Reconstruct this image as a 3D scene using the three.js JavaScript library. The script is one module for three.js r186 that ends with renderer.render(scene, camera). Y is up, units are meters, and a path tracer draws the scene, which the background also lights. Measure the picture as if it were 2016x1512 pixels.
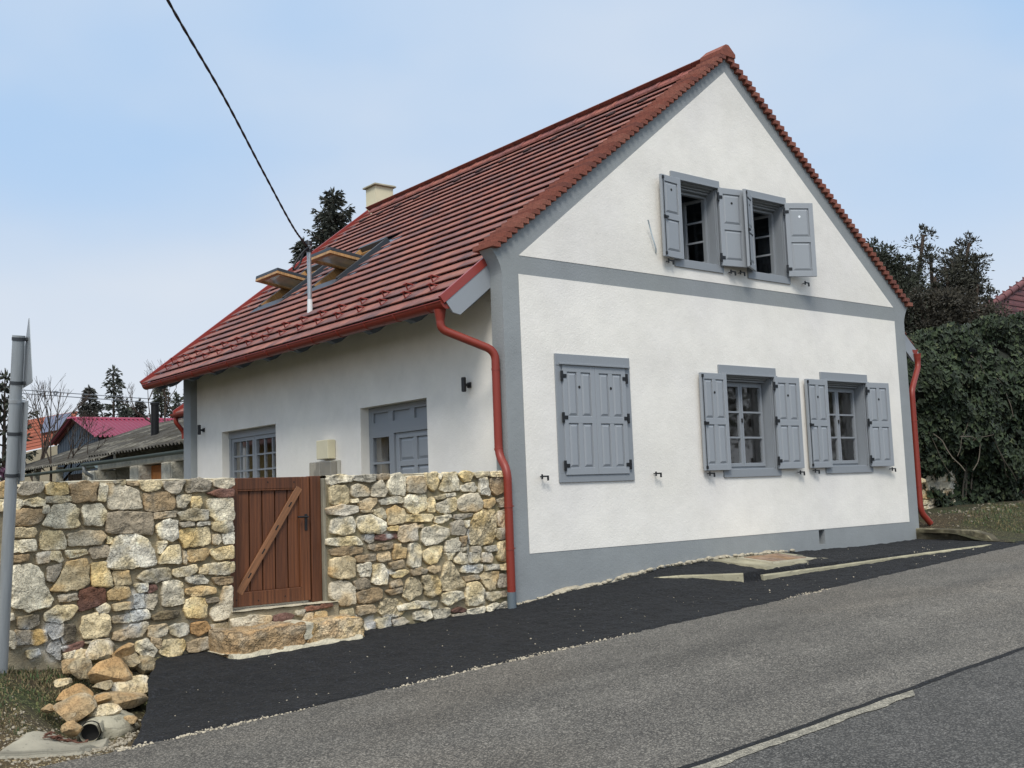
import * as THREE from 'three';
import { mergeGeometries, mergeVertices, toCreasedNormals } from 'three/addons/utils/BufferGeometryUtils.js';
import { RoundedBoxGeometry } from 'three/addons/geometries/RoundedBoxGeometry.js';

// ---------------------------------------------------------------- camera
const scene = new THREE.Scene();
const FOCAL = 2106.1, EYE = new THREE.Vector3(-6.753, 1.485, 8.525);
const deg = Math.PI / 180, YAW = 38.72 * deg, PITCH = 5.742 * deg, ROLL = 2.102 * deg;
const FWD = new THREE.Vector3(Math.sin(YAW) * Math.cos(PITCH), Math.sin(PITCH), -Math.cos(YAW) * Math.cos(PITCH));
const R0 = new THREE.Vector3(Math.cos(YAW), 0, Math.sin(YAW)), U0 = new THREE.Vector3().crossVectors(R0, FWD);
const RGT = R0.clone().multiplyScalar(Math.cos(ROLL)).addScaledVector(U0, -Math.sin(ROLL));
const UPV = R0.clone().multiplyScalar(Math.sin(ROLL)).addScaledVector(U0, Math.cos(ROLL));
const camera = new THREE.PerspectiveCamera(2 * Math.atan(756 / FOCAL) / deg, 4 / 3, 0.1, 2000);
camera.position.copy(EYE); camera.up.copy(UPV); camera.lookAt(EYE.clone().add(FWD)); camera.updateMatrixWorld();
// a surveyed direction (as seen from where the photographer stood) and a distance give a point of the place
const at = (px, py, d) => EYE.clone().addScaledVector(FWD, d).addScaledVector(RGT, d * (px - 1008) / FOCAL).addScaledVector(UPV, -d * (py - 756) / FOCAL);

// ---------------------------------------------------------------- noise
function rng(seed) { let a = seed >>> 0; return () => { a = (a + 0x6D2B79F5) | 0; let t = Math.imul(a ^ (a >>> 15), 1 | a); t = (t + Math.imul(t ^ (t >>> 7), 61 | t)) ^ t; return ((t ^ (t >>> 14)) >>> 0) / 4294967296; }; }
const hash3 = (x, y, z) => { let h = Math.imul(x, 374761393) ^ Math.imul(y, 668265263) ^ Math.imul(z, 2147483647 - 60493); h = Math.imul(h ^ (h >>> 13), 1274126177); return ((h ^ (h >>> 16)) >>> 0) / 4294967296; };
const sm = (t) => t * t * (3 - 2 * t), mix = (a, b, t) => a + (b - a) * t, clamp = (v, a = 0, b = 1) => Math.min(b, Math.max(a, v)), ss = (a, b, v) => sm(clamp((v - a) / (b - a)));
function n3(x, y, z) {
  const i = Math.floor(x), j = Math.floor(y), k = Math.floor(z), u = sm(x - i), v = sm(y - j), w = sm(z - k);
  const l = (dz) => mix(mix(hash3(i, j, k + dz), hash3(i + 1, j, k + dz), u), mix(hash3(i, j + 1, k + dz), hash3(i + 1, j + 1, k + dz), u), v);
  return mix(l(0), l(1), w);
}
const fbm = (x, y, z = 0, o = 4) => { let s = 0, a = 0.5, t = 0; for (let i = 0; i < o; i++) { s += a * n3(x, y, z); t += a; x *= 2.03; y *= 2.03; z = z * 2.03 + 7.1; a *= 0.5; } return s / t; };

// ---------------------------------------------------------------- sky, sun, exposure
const EXPO = 1.58;
const SUN_DIR = new THREE.Vector3(-0.48, 0.80, 0.50).normalize();
{
  const W = 1024, H = 512, d = new Float32Array(W * H * 4);
  const skyLo = [0.745, 0.795, 0.86], skyMid = [0.37, 0.585, 0.88], skyHi = [0.42, 0.58, 0.82], cloud = [0.71, 0.75, 0.81];
  for (let j = 0; j < H; j++) for (let i = 0; i < W; i++) {
    const th = ((i + 0.5) / W - 0.5) * 2 * Math.PI, el = ((j + 0.5) / H - 0.5) * Math.PI;
    const x = Math.cos(el) * Math.cos(th), z = Math.cos(el) * Math.sin(th), y = Math.sin(el), e = Math.max(0, el) / deg;
    const t1 = ss(2, 22, e), t2 = ss(18, 60, e);
    const k = 1 / (Math.max(y, 0) + 0.22), cx = x * k, cz = z * k;
    let c = fbm(cx * 1.5 + 3.1, cz * 1.5 + 8.7, 2.0, 5), c2 = fbm(cx * 0.6 + 11, cz * 0.6 + 4, 5, 3);
    let cov = ss(0.42, 0.85, c * 0.6 + c2 * 0.5) * 0.7; cov = mix(cov, 0.3, 1 - ss(1, 9, e)); const deck = ss(30, 62, e); cov = mix(cov, 0.82 + 0.18 * cov, deck);   // the broken cloud closes overhead
    const sun = Math.max(0, x * SUN_DIR.x + y * SUN_DIR.y + z * SUN_DIR.z), ang = Math.acos(Math.min(1, sun)) / deg;
    const veil = 0.55 * Math.exp(-(ang * ang) / (2 * 32 * 32));   // bright thin cloud round the veiled sun
    for (let q = 0; q < 3; q++) {
      let v = mix(mix(skyLo[q], skyMid[q], t1), skyHi[q], t2);
      v = mix(v, mix(cloud[q], [0.98, 0.98, 0.97][q], deck) * (0.94 + 0.14 * c) * (1 + 0.55 * deck * Math.max(0, y) ** 2), cov);
      v += veil * [1, 0.98, 0.94][q];
      if (el < 0) v = [0.17, 0.17, 0.15][q] + 0.0 * v;
      d[4 * (j * W + i) + q] = v / EXPO;
    }
    d[4 * (j * W + i) + 3] = 1;
  }
  const t = new THREE.DataTexture(d, W, H, THREE.RGBAFormat, THREE.FloatType);
  t.mapping = THREE.EquirectangularReflectionMapping; t.magFilter = t.minFilter = THREE.LinearFilter; t.needsUpdate = true;
  scene.background = t; scene.environment = t;
}
const sun = new THREE.DirectionalLight(new THREE.Color(1.0, 0.965, 0.90), 1.5);
sun.position.copy(SUN_DIR).multiplyScalar(60); sun.target.position.set(2, 1, -2); sun.position.add(sun.target.position);
sun.castShadow = true; sun.shadow.radius = 36; sun.shadow.mapSize.set(4096, 4096);
Object.assign(sun.shadow.camera, { left: -30, right: 30, top: 30, bottom: -30, near: 1, far: 160 }); sun.shadow.bias = -0.0005;
scene.add(sun, sun.target);
const renderer = new THREE.WebGLRenderer({ antialias: true });
renderer.toneMapping = THREE.LinearToneMapping; renderer.toneMappingExposure = EXPO; renderer.shadowMap.enabled = true; renderer.shadowMap.type = THREE.PCFSoftShadowMap;

// ---------------------------------------------------------------- building helpers
const used = new Map();
const numbered = (n) => { const k = used.get(n) || 0; used.set(n, k + 1); return k ? n + '_' + String(k).padStart(3, '0') : n; };
const offs = new WeakMap(); offs.set(scene, new THREE.Vector3());
function tag(o, label, category, group, kind) { if (label) o.userData.label = label; if (category) o.userData.category = category; if (group) o.userData.group = group; if (kind) o.userData.kind = kind; return o; }
// a thing: a Group standing at its base; parts given in place coordinates are moved into it
function thing(name, label, category, base = [0, 0, 0], group) {
  const o = new THREE.Group(); o.name = numbered(name); o.position.set(...base); scene.add(o); offs.set(o, o.position.clone()); return tag(o, label, category, group);
}
function mesh(name, geo, mat, parent = scene, pose) {
  const m = new THREE.Mesh(geo, mat); m.castShadow = m.receiveShadow = true; m.name = parent === scene ? numbered(name) : name;
  const off = offs.get(parent);
  if (pose) { m.position.copy(pose.p).sub(off); if (pose.r) m.rotation.copy(pose.r); offs.set(m, new THREE.Vector3()); }
  else { if (off.lengthSq() > 0) geo.translate(-off.x, -off.y, -off.z); offs.set(m, off); }
  parent.add(m); return m;
}
const ground = (name, geo, mat) => tag(mesh(name, geo, mat), null, null, null, 'structure');
function uvm(g) {   // texture coordinates in metres, by the way each face points
  const p = g.attributes.position; if (!g.attributes.normal) g.computeVertexNormals(); const n = g.attributes.normal, uv = new Float32Array(p.count * 2);
  for (let i = 0; i < p.count; i++) {
    const ax = Math.abs(n.getX(i)), ay = Math.abs(n.getY(i)), az = Math.abs(n.getZ(i)), x = p.getX(i), y = p.getY(i), z = p.getZ(i);
    if (az >= ax && az >= ay) { uv[2 * i] = x; uv[2 * i + 1] = y; } else if (ax >= ay) { uv[2 * i] = z; uv[2 * i + 1] = y; } else { uv[2 * i] = x; uv[2 * i + 1] = z; }
  }
  g.setAttribute('uv', new THREE.BufferAttribute(uv, 2)); return g;
}
function bx(x0, x1, y0, y1, z0, z1, r = 0) {
  const w = x1 - x0, h = y1 - y0, d = z1 - z0, g = r > 0 ? new RoundedBoxGeometry(w, h, d, 1, Math.min(r, w * 0.45, h * 0.45, d * 0.45)) : new THREE.BoxGeometry(w, h, d);
  g.translate((x0 + x1) / 2, (y0 + y1) / 2, (z0 + z1) / 2); return uvm(g);
}
const join = (list) => { const a = list.map((g) => { const q = g.index ? g.toNonIndexed() : g; for (const k of Object.keys(q.attributes)) if (!['position', 'normal', 'uv', 'color'].includes(k)) q.deleteAttribute(k); return q; }); return a.length === 1 ? a[0] : mergeGeometries(a); };
function poly(pts, holes = []) { const s = new THREE.Shape(pts.map((p) => new THREE.Vector2(p[0], p[1]))); for (const h of holes) s.holes.push(new THREE.Path(h.map((p) => new THREE.Vector2(p[0], p[1])))); return s; }
const rect = (x0, x1, y0, y1) => [[x0, y0], [x1, y0], [x1, y1], [x0, y1]];
function ext(pts, z0, z1, holes = []) { const g = new THREE.ExtrudeGeometry(poly(pts, holes), { depth: z1 - z0, bevelEnabled: false, curveSegments: 10 }); g.translate(0, 0, z0); return uvm(g); }
// raised panel: a flat field with sloping edges, facing +z
function fieldPanel(x0, x1, y0, y1, z0, z1, ins) {
  const A = [[x0, y0, z0], [x1, y0, z0], [x1, y1, z0], [x0, y1, z0]], B = [[x0 + ins, y0 + ins, z1], [x1 - ins, y0 + ins, z1], [x1 - ins, y1 - ins, z1], [x0 + ins, y1 - ins, z1]], p = [];
  const q = (a, b, c, d) => p.push(...a, ...b, ...c, ...a, ...c, ...d);
  for (let i = 0; i < 4; i++) { const k = (i + 1) % 4; q(A[i], A[k], B[k], B[i]); } q(B[0], B[1], B[2], B[3]);
  const g = new THREE.BufferGeometry(); g.setAttribute('position', new THREE.Float32BufferAttribute(p, 3)); g.computeVertexNormals(); return uvm(g);
}
function tubePath(pts, bend) {   // straight runs with rounded corners
  const P = pts.map((p) => (p.isVector3 ? p : new THREE.Vector3(...p))), c = new THREE.CurvePath(); let last = P[0];
  for (let i = 1; i < P.length - 1; i++) {
    const a = P[i - 1].clone().sub(P[i]), b = P[i + 1].clone().sub(P[i]), r = Math.min(bend, a.length() * 0.48, b.length() * 0.48);
    const s = P[i].clone().addScaledVector(a.normalize(), r), e = P[i].clone().addScaledVector(b.normalize(), r);
    c.add(new THREE.LineCurve3(last, s)); c.add(new THREE.QuadraticBezierCurve3(s, P[i], e)); last = e;
  }
  c.add(new THREE.LineCurve3(last, P[P.length - 1])); return c;
}
const pipe = (pts, r, bend = 0.08, seg = 64, rad = 14) => new THREE.TubeGeometry(tubePath(pts, bend), seg, r, rad, false);
const rod = (a, b, r, n = 6, r2 = r) => { const A = a.isVector3 ? a : new THREE.Vector3(...a), B = b.isVector3 ? b : new THREE.Vector3(...b), d = B.clone().sub(A), g = new THREE.CylinderGeometry(r2, r, d.length(), n); g.translate(0, d.length() / 2, 0); g.applyQuaternion(new THREE.Quaternion().setFromUnitVectors(new THREE.Vector3(0, 1, 0), d.normalize())); g.translate(A.x, A.y, A.z); return g; };
// height-field sheet over (u, v) -> [x, y, z], optional colour
function sheet(nu, nv, f, col) {
  const p = [], c = [], id = [], uv = [];
  for (let j = 0; j <= nv; j++) for (let i = 0; i <= nu; i++) { const q = f(i / nu, j / nv); p.push(...q); uv.push(q[0], q[2]); if (col) c.push(...col(q[0], q[1], q[2], i / nu, j / nv)); }
  for (let j = 0; j < nv; j++) for (let i = 0; i < nu; i++) { const a = j * (nu + 1) + i, b = a + 1, d = a + nu + 1, e = d + 1; id.push(a, d, b, b, d, e); }
  const g = new THREE.BufferGeometry(); g.setAttribute('position', new THREE.Float32BufferAttribute(p, 3)); g.setAttribute('uv', new THREE.Float32BufferAttribute(uv, 2)); if (col) g.setAttribute('color', new THREE.Float32BufferAttribute(c, 3));
  g.setIndex(id); g.computeVertexNormals(); return g;
}

// ---------------------------------------------------------------- textures
function field(size, per, oct, seed, gain = 0.5, sx = 1, sy = 1) {   // tileable fractal noise 0..1
  const out = new Float32Array(size * size); let amp = 1, tot = 0;
  for (let o = 0; o < oct; o++) {
    const px = per * sx * 2 ** o, py = per * sy * 2 ** o, r = rng(seed * 977 + o * 131), L = new Float32Array(px * py); for (let i = 0; i < L.length; i++) L[i] = r();
    for (let y = 0; y < size; y++) {
      const v = y / size * py, j = Math.floor(v), fy = sm(v - j), j0 = (j % py) * px, j1 = ((j + 1) % py) * px;
      for (let x = 0; x < size; x++) { const u = x / size * px, i = Math.floor(u), fx = sm(u - i), i0 = i % px, i1 = (i + 1) % px; out[y * size + x] += amp * mix(mix(L[j0 + i0], L[j0 + i1], fx), mix(L[j1 + i0], L[j1 + i1], fx), fy); }
    }
    tot += amp; amp *= gain;
  }
  let lo = 9, hi = -9; for (const v of out) { lo = Math.min(lo, v); hi = Math.max(hi, v); } for (let i = 0; i < out.length; i++) out[i] = (out[i] - lo) / (hi - lo); return out;
}
function tex(size, fn, metres, srgb = true) {
  const d = new Uint8Array(size * size * 4);
  for (let i = 0; i < size * size; i++) { const c = fn(i, i % size, Math.floor(i / size)); if (typeof c === 'number') d[4 * i] = d[4 * i + 1] = d[4 * i + 2] = clamp(c, 0, 1) * 255; else { d[4 * i] = clamp(c[0], 0, 255); d[4 * i + 1] = clamp(c[1], 0, 255); d[4 * i + 2] = clamp(c[2], 0, 255); } d[4 * i + 3] = 255; }
  const t = new THREE.DataTexture(d, size, size, THREE.RGBAFormat); t.wrapS = t.wrapT = THREE.RepeatWrapping; t.magFilter = THREE.LinearFilter; t.minFilter = THREE.LinearMipmapLinearFilter; t.generateMipmaps = true;
  if (srgb) t.colorSpace = THREE.SRGBColorSpace; const m = Array.isArray(metres) ? metres : [metres, metres]; t.repeat.set(1 / m[0], 1 / m[1]); t.needsUpdate = true; return t;
}
const rep = (t, mx, my = mx) => { const c = t.clone(); c.repeat.set(1 / mx, 1 / my); c.needsUpdate = true; return c; };
function speckle(size, n, r0, r1, seed) {   // scattered grains, wrapped: value 0..1 of the grain at each texel (0 = none)
  const out = new Float32Array(size * size), r = rng(seed);
  for (let k = 0; k < n; k++) {
    const cx = r() * size, cy = r() * size, a = mix(r0, r1, r() ** 2), b = a * mix(0.5, 1, r()), th = r() * 3.14, val = 0.25 + 0.75 * r(), co = Math.cos(th), si = Math.sin(th), R = Math.ceil(a);
    for (let y = -R; y <= R; y++) for (let x = -R; x <= R; x++) { const u = (x * co + y * si) / a, v = (-x * si + y * co) / b; if (u * u + v * v < 1) { const X = (Math.floor(cx) + x + size) % size, Y = (Math.floor(cy) + y + size) % size; out[Y * size + X] = val; } }
  }
  return out;
}
const F1 = field(512, 4, 6, 1), F2 = field(512, 8, 6, 2), F3 = field(512, 32, 4, 3, 0.6), F4 = field(512, 3, 5, 4), FG = field(512, 4, 6, 5, 0.55, 8, 1), FS = field(512, 2, 5, 6, 0.5, 1, 6), FL = field(512, 2, 3, 61);
const T = {};
T.plaster = tex(512, (i) => { const v = 246 + 9 * (F2[i] - 0.5) + 14 * (F1[i] - 0.5) + 6 * (F3[i] - 0.5); return [v, v - 0.6, v - 2.5 - 4 * F4[i]]; }, 2.3);
T.plasterBump = tex(512, (i) => 0.6 * F3[i] + 0.4 * F2[i], 0.42, false);
T.plasterWave = tex(512, (i) => F1[i], 1.7, false);
T.grit = tex(512, (i) => F3[i], 0.25, false);
{
  const N = 1024, g1 = speckle(N, 34000, 1.6, 4.2, 71), g2 = speckle(N, 26000, 1.2, 2.6, 72), f = field(N, 64, 3, 8, 0.6), fl = field(N, 6, 5, 9);
  T.road = tex(N, (i) => { let v = 62 + 34 * f[i] + 22 * (fl[i] - 0.5); if (g1[i] > 0) v = mix(v, 100 + 90 * g1[i], 0.7); else if (g2[i] > 0) v = mix(v, 70 + 80 * g2[i], 0.6); return [v * 1.01, v, v * 0.975]; }, 1.9);
  T.paint = tex(N, (i) => { const w = (g1[i] > 0 ? 0.95 : 0.52) * (0.6 + 0.5 * f[i]), r0 = 60 + 34 * f[i]; const v = mix(r0, 168 + 26 * f[i], w); return [v * 1.01, v * 0.99, v * 0.93]; }, 1.9);
  T.roadBump = tex(N, (i) => 0.3 * f[i] + (g1[i] > 0 ? 0.6 : g2[i] > 0 ? 0.35 : 0), 1.9, false);
  const g3 = speckle(N, 17000, 1.8, 8, 73), g4 = speckle(N, 700, 1.0, 2.2, 74);
  T.fresh = tex(N, (i) => { let v = 26 + 26 * f[i] + 14 * (fl[i] - 0.5); if (g3[i] > 0) v = mix(v, 22 + 74 * g3[i] ** 1.5, 0.85); if (g4[i] > 0.8) v = 110 + 60 * g4[i]; return [v * 0.96, v, v * 1.07]; }, 1.7);
  T.freshBump = tex(N, (i) => 0.5 * f[i] + (g3[i] > 0 ? 0.5 * g3[i] : 0), 1.7, false);
  const g5 = speckle(N, 16000, 2, 7, 75);
  T.soil = tex(N, (i) => { const a = f[i], b = fl[i]; let c = [mix(58, 112, a), mix(52, 98, a), mix(36, 72, a)]; c = c.map((q, k) => mix(q, [70, 78, 40][k] * (0.6 + 0.8 * a), ss(0.5, 0.75, b) * 0.7)); if (g5[i] > 0.62) { const s = g5[i]; c = [205 * s, 192 * s, 162 * s]; } return c; }, 1.6);
  T.soilBump = tex(N, (i) => 0.6 * f[i] + (g5[i] > 0.62 ? 0.4 : 0), 1.6, false);
}
// limestone: pitted, veined
const pits = speckle(512, 2600, 1.5, 6, 31), crk = field(512, 5, 6, 33);
const vein = (i) => Math.exp(-Math.abs(crk[i] - 0.5) * 60);
T.stoneA = tex(512, (i) => { const a = F2[i], b = F4[i], p = pits[i] > 0.55 ? 1 : 0; let v = mix(0.74, 1.08, a) - 0.13 * p * (0.2 + F3[i]) - 0.16 * vein(i) - 0.12 * ss(0.55, 0.8, F3[i]); const o = ss(0.45, 0.8, b); return [255 * v * mix(1, 0.98, o), 255 * v * mix(0.98, 0.91, o), 255 * v * mix(0.94, 0.76, o)]; }, 0.62);
T.stoneB = tex(512, (i) => { const a = FS[i], b = F2[i]; const v = mix(0.68, 1.05, 0.6 * a + 0.4 * b) - 0.12 * vein(i); const o = ss(0.4, 0.75, F1[i]); return [255 * v, 255 * v * mix(0.97, 0.91, o), 255 * v * mix(0.92, 0.78, o)]; }, 0.7);
T.stoneBump = tex(512, (i) => 0.55 * F2[i] + 0.3 * F3[i] - (pits[i] > 0.5 ? 0.3 : 0) - 0.25 * vein(i) + 0.2, 0.5, false);
T.mortar = tex(512, (i) => { const v = mix(0.72, 1.0, F2[i] * 0.5 + F3[i] * 0.5) + 0.12 * (F1[i] - 0.5); return [255 * v, 250 * v, 238 * v]; }, 0.8);
T.tile = tex(512, (i, x, y) => { const s = FS[(y * 512 + (x + y * 1) % 512)], d = ss(0.46, 0.80, s * 0.7 + F1[i] * 0.4), v = mix(0.86, 1.06, F3[i]) - 0.0; return [255 * v * mix(1, 0.76, d), 250 * v * mix(1, 0.80, d), 246 * v * mix(1, 0.84, d)]; }, 0.9);
T.brick = tex(512, (i) => { const v = mix(0.72, 1.08, 0.5 * F2[i] + 0.5 * F3[i]); return [255 * v, 250 * v, 246 * v]; }, 0.3);
const grainRow = (x, y) => FG[y * 512 + x];
T.wood = tex(512, (i, x, y) => { const w = F1[((y >> 2) * 512 + x) % (512 * 512)], g = grainRow((x + Math.floor(26 * w)) % 512, y), l = 0.5 + 0.5 * Math.sin((x / 512 * 9 + 1.4 * w) * 6.283 * 1.0); const v = mix(0.76, 1.04, g) - 0.10 * l; return [255 * v * 1.04, 255 * v * 0.95, 255 * v * 0.88]; }, [0.35, 1.3]);
T.woodBump = tex(512, (i, x, y) => grainRow(x, y), [0.35, 1.3], false);
T.concrete = tex(512, (i) => { const v = mix(0.74, 1.04, 0.5 * F2[i] + 0.5 * F1[i]) - (pits[i] > 0.85 ? 0.12 : 0); return [255 * v, 252 * v, 240 * v]; }, 0.9);
T.fibro = tex(512, (i) => { const m = ss(0.5, 0.72, F2[i]), l = ss(0.58, 0.75, F1[i]); let c = [112, 108, 101].map((q) => q * mix(0.7, 1.15, F3[i])); c = c.map((q, k) => mix(q, [74, 68, 54][k], m * 0.7)); return c.map((q, k) => mix(q, [196, 192, 180][k], l * 0.65 * F3[i] * 1.5)); }, 1.9);
T.galv = tex(512, (i) => { const v = mix(0.86, 1.04, 0.5 * F2[i] + 0.5 * FL[i]); return [255 * v, 255 * v, 255 * v]; }, 0.5);

// ---------------------------------------------------------------- materials
const srgb = (r, g, b) => new THREE.Color().setRGB(r / 255, g / 255, b / 255, THREE.SRGBColorSpace);
const mat = (c, o = {}) => new THREE.MeshStandardMaterial({ color: Array.isArray(c) ? srgb(...c) : c, roughness: 0.85, metalness: 0, ...o });
const M = {};
M.white = mat([240, 235, 229], { map: T.plaster, bumpMap: T.plasterBump, bumpScale: 0.003, roughness: 0.95 });
M.whiteSide = mat([243, 238, 231], { map: T.plaster, bumpMap: T.plasterBump, bumpScale: 0.002, roughness: 0.95 });
M.greyRender = mat([147, 151, 154], { map: T.plaster, bumpMap: T.plasterBump, bumpScale: 0.003, roughness: 0.95 });
M.greyPaint = mat([138, 142, 146], { roughness: 0.5, bumpMap: rep(T.woodBump, 0.3, 1.2), bumpScale: 0.0006 });
M.shutter = mat([147, 151, 155], { roughness: 0.5, bumpMap: rep(T.woodBump, 0.3, 1.2), bumpScale: 0.0006 });
M.rafter = mat([96, 103, 112], { roughness: 0.7 });
M.black = mat([22, 23, 25], { roughness: 0.45 });
M.dark = mat([30, 29, 28], { roughness: 0.9 });
M.redMetal = mat([130, 47, 33], { roughness: 0.45, bumpMap: rep(T.plasterWave, 0.9), bumpScale: 0.0008 });
M.redMetalBright = mat([146, 60, 52], { roughness: 0.35 });
M.tiles = [[143, 91, 79], [137, 86, 75], [128, 85, 78], [150, 98, 84], [117, 81, 77], [139, 88, 76]].map((c) => mat(c, { map: T.tile, roughness: 0.75, bumpMap: T.grit, bumpScale: 0.001 }));
M.ridge = [[152, 92, 82], [140, 88, 82], [158, 98, 84]].map((c) => mat(c, { map: T.tile, roughness: 0.75 }));
M.coping = [[144, 84, 68], [134, 78, 64], [150, 94, 78], [126, 76, 65]].map((c) => mat(c, { map: T.brick, bumpMap: T.grit, bumpScale: 0.003, roughness: 0.9 }));
M.deck = mat([96, 108, 122], { roughness: 0.8 });
M.glass = new THREE.MeshPhysicalMaterial({ color: 0xffffff, roughness: 0.03, metalness: 0, transmission: 1, thickness: 0, ior: 1.5 });
M.interior = mat([150, 148, 142], { roughness: 0.95 });
M.floorBoards = mat([96, 72, 50], { map: T.wood, roughness: 0.7 });
const stoneMat = (c, t, b = 0.02) => mat(c, { map: t, bumpMap: T.stoneBump, bumpScale: b, roughness: 0.93, vertexColors: true });
M.stone = { c: [stoneMat([250, 242, 222], T.stoneA), stoneMat([244, 236, 216], T.stoneB), stoneMat([252, 244, 222], T.stoneA)], y: [stoneMat([248, 231, 192], T.stoneA), stoneMat([242, 226, 190], T.stoneB)], g: [stoneMat([216, 209, 194], T.stoneB), stoneMat([210, 205, 192], T.stoneA)], b: [stoneMat([200, 188, 168], T.stoneB), stoneMat([188, 179, 164], T.stoneA)], p: [stoneMat([253, 248, 234], T.stoneA), stoneMat([250, 244, 230], T.stoneB)], m: [stoneMat([146, 112, 104], T.stoneB)], o: [stoneMat([240, 204, 140], T.stoneA), stoneMat([226, 184, 132], T.stoneB)], d: [stoneMat([126, 118, 104], T.stoneA)], t: [stoneMat([238, 222, 188], T.stoneA, 0.04), stoneMat([232, 217, 184], T.stoneA, 0.04)] };
M.mortar = mat([168, 158, 137], { map: T.mortar, bumpMap: T.grit, bumpScale: 0.006, roughness: 0.97, vertexColors: true });
M.mortarPale = mat([226, 219, 200], { map: T.mortar, bumpMap: T.grit, bumpScale: 0.006, roughness: 0.97 });
M.road = mat([222, 217, 209], { map: T.road, bumpMap: T.roadBump, bumpScale: 0.004, roughness: 0.88, vertexColors: true });
M.fresh = mat([138, 139, 142], { map: T.fresh, bumpMap: T.freshBump, bumpScale: 0.03, roughness: 0.95, vertexColors: true });
M.soil = mat([190, 186, 178], { map: T.soil, bumpMap: T.soilBump, bumpScale: 0.012, roughness: 0.97, vertexColors: true });
M.concrete = mat([178, 173, 158], { map: T.concrete, bumpMap: T.grit, bumpScale: 0.003, roughness: 0.93 });
M.gate = [[108, 70, 43], [115, 75, 46], [100, 64, 39], [111, 72, 44]].map((c) => mat(c, { map: T.wood, bumpMap: T.woodBump, bumpScale: 0.0015, roughness: 0.55 }));
M.brace = mat([146, 110, 80], { map: T.wood, bumpMap: T.woodBump, bumpScale: 0.001, roughness: 0.6 });
M.pine = mat([196, 166, 118], { map: rep(T.wood, 0.3, 1), roughness: 0.5 });
M.galv = mat([164, 169, 172], { map: T.galv, roughness: 0.45, metalness: 0.35 });
M.steel = mat([184, 188, 190], { map: T.galv, roughness: 0.35, metalness: 0.6 });
M.anthracite = mat([60, 63, 67], { roughness: 0.45, metalness: 0.2 });
M.cream = mat([222, 213, 184], { map: T.plaster, roughness: 0.9 });
M.filmGlass = new THREE.MeshPhysicalMaterial({ color: srgb(206, 204, 198), roughness: 0.15, transmission: 0.6, thickness: 0 });
M.clear = new THREE.MeshPhysicalMaterial({ color: srgb(214, 210, 200), roughness: 0.25, transmission: 0.75, thickness: 0 });
M.cable = mat([24, 25, 28], { roughness: 0.6 });
M.fibro = mat([170, 169, 165], { map: T.fibro, roughness: 0.97, bumpMap: T.grit, bumpScale: 0.003 });
M.bark = mat([74, 62, 52], { roughness: 0.95, bumpMap: rep(T.woodBump, 0.2, 0.6), bumpScale: 0.01 });
M.leaf = (t = 0.25, r = 0.8) => new THREE.MeshPhysicalMaterial({ color: 0xffffff, vertexColors: true, roughness: r, transmission: t, thickness: 0, side: THREE.DoubleSide });

// ================================================================ GROUND
const roadY = (x) => 0.227 + 0.05 * clamp(x, -30, 45);
const baseLine = [[-9, 0.36], [-4.6, 0.39], [-3.65, 0.272], [-3.0, 0.27], [-1.74, 0.285], [-1.2, 0.286], [-0.1, 0.323], [0.6, 0.41], [1.3, 0.454], [2.1, 0.545], [3, 0.585], [5, 0.58], [6.1, 0.56], [7.5, 0.585], [8.3, 0.80], [12, 0.95], [20, 1.3], [40, 2.3]];
function wallBase(x) { const b = baseLine; if (x <= b[0][0]) return b[0][1]; for (let i = 1; i < b.length; i++) if (x < b[i][0]) { const t = (x - b[i - 1][0]) / (b[i][0] - b[i - 1][0]); return mix(b[i - 1][1], b[i][1], t); } return b[b.length - 1][1]; }
const kerbZ = (x) => 0.80 + (x - 2.85) * 0.145;   // line of the long kerb in front of the house
const EDGE = 1.72;   // z of the carriageway's edge
const edgeAt = (x) => EDGE + 0.07 * (fbm(x * 0.9, 3.3) - 0.5) + 0.05 * (fbm(x * 5, 9.1) - 0.5);
const leftOf = (z) => -3.60 - 0.46 * z + 0.10 * (fbm(z * 3, 1.7) - 0.5);
function pathY(x, z) {
  const a = roadY(x), b = wallBase(x); let w = 1 - ss(0, 1.65, z);
  const on = ss(2.35, 2.55, x) * (1 - ss(6.3, 6.9, x)); if (on > 0) { const k = kerbZ(x), up = mix(1, 0.62, clamp(z / k)), low = 0.16 * (1 - clamp((z - k) / (EDGE - k))); w = mix(w, mix(up, low, ss(k - 0.01, k + 0.03, z)), on); }
  return mix(a, b, w);
}
function bankY(x, z) {
  const a = roadY(x), b = 0.385 + 0.03 * (fbm(x * 2, 5) - 0.5), hi = mix(b, a - 0.01, ss(0.05, 1.75, z) * 0.55 + 0.45 * clamp(z / 1.75)), lo = z < 0.95 ? 0.32 - 0.37 * ss(-0.15, 0.98, z) : mix(-0.05, a - 0.005, ss(0.95, 1.65, z));
  const dip = 0.07 * Math.exp(-(((x + 4.55) / 0.17) ** 2) - (((z - 1.25) / 0.22) ** 2));
  return mix(hi, lo, ss(-4.95, -4.45, x)) - dip + 0.03 * (fbm(x * 3, z * 3, 4) - 0.5);
}
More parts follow.
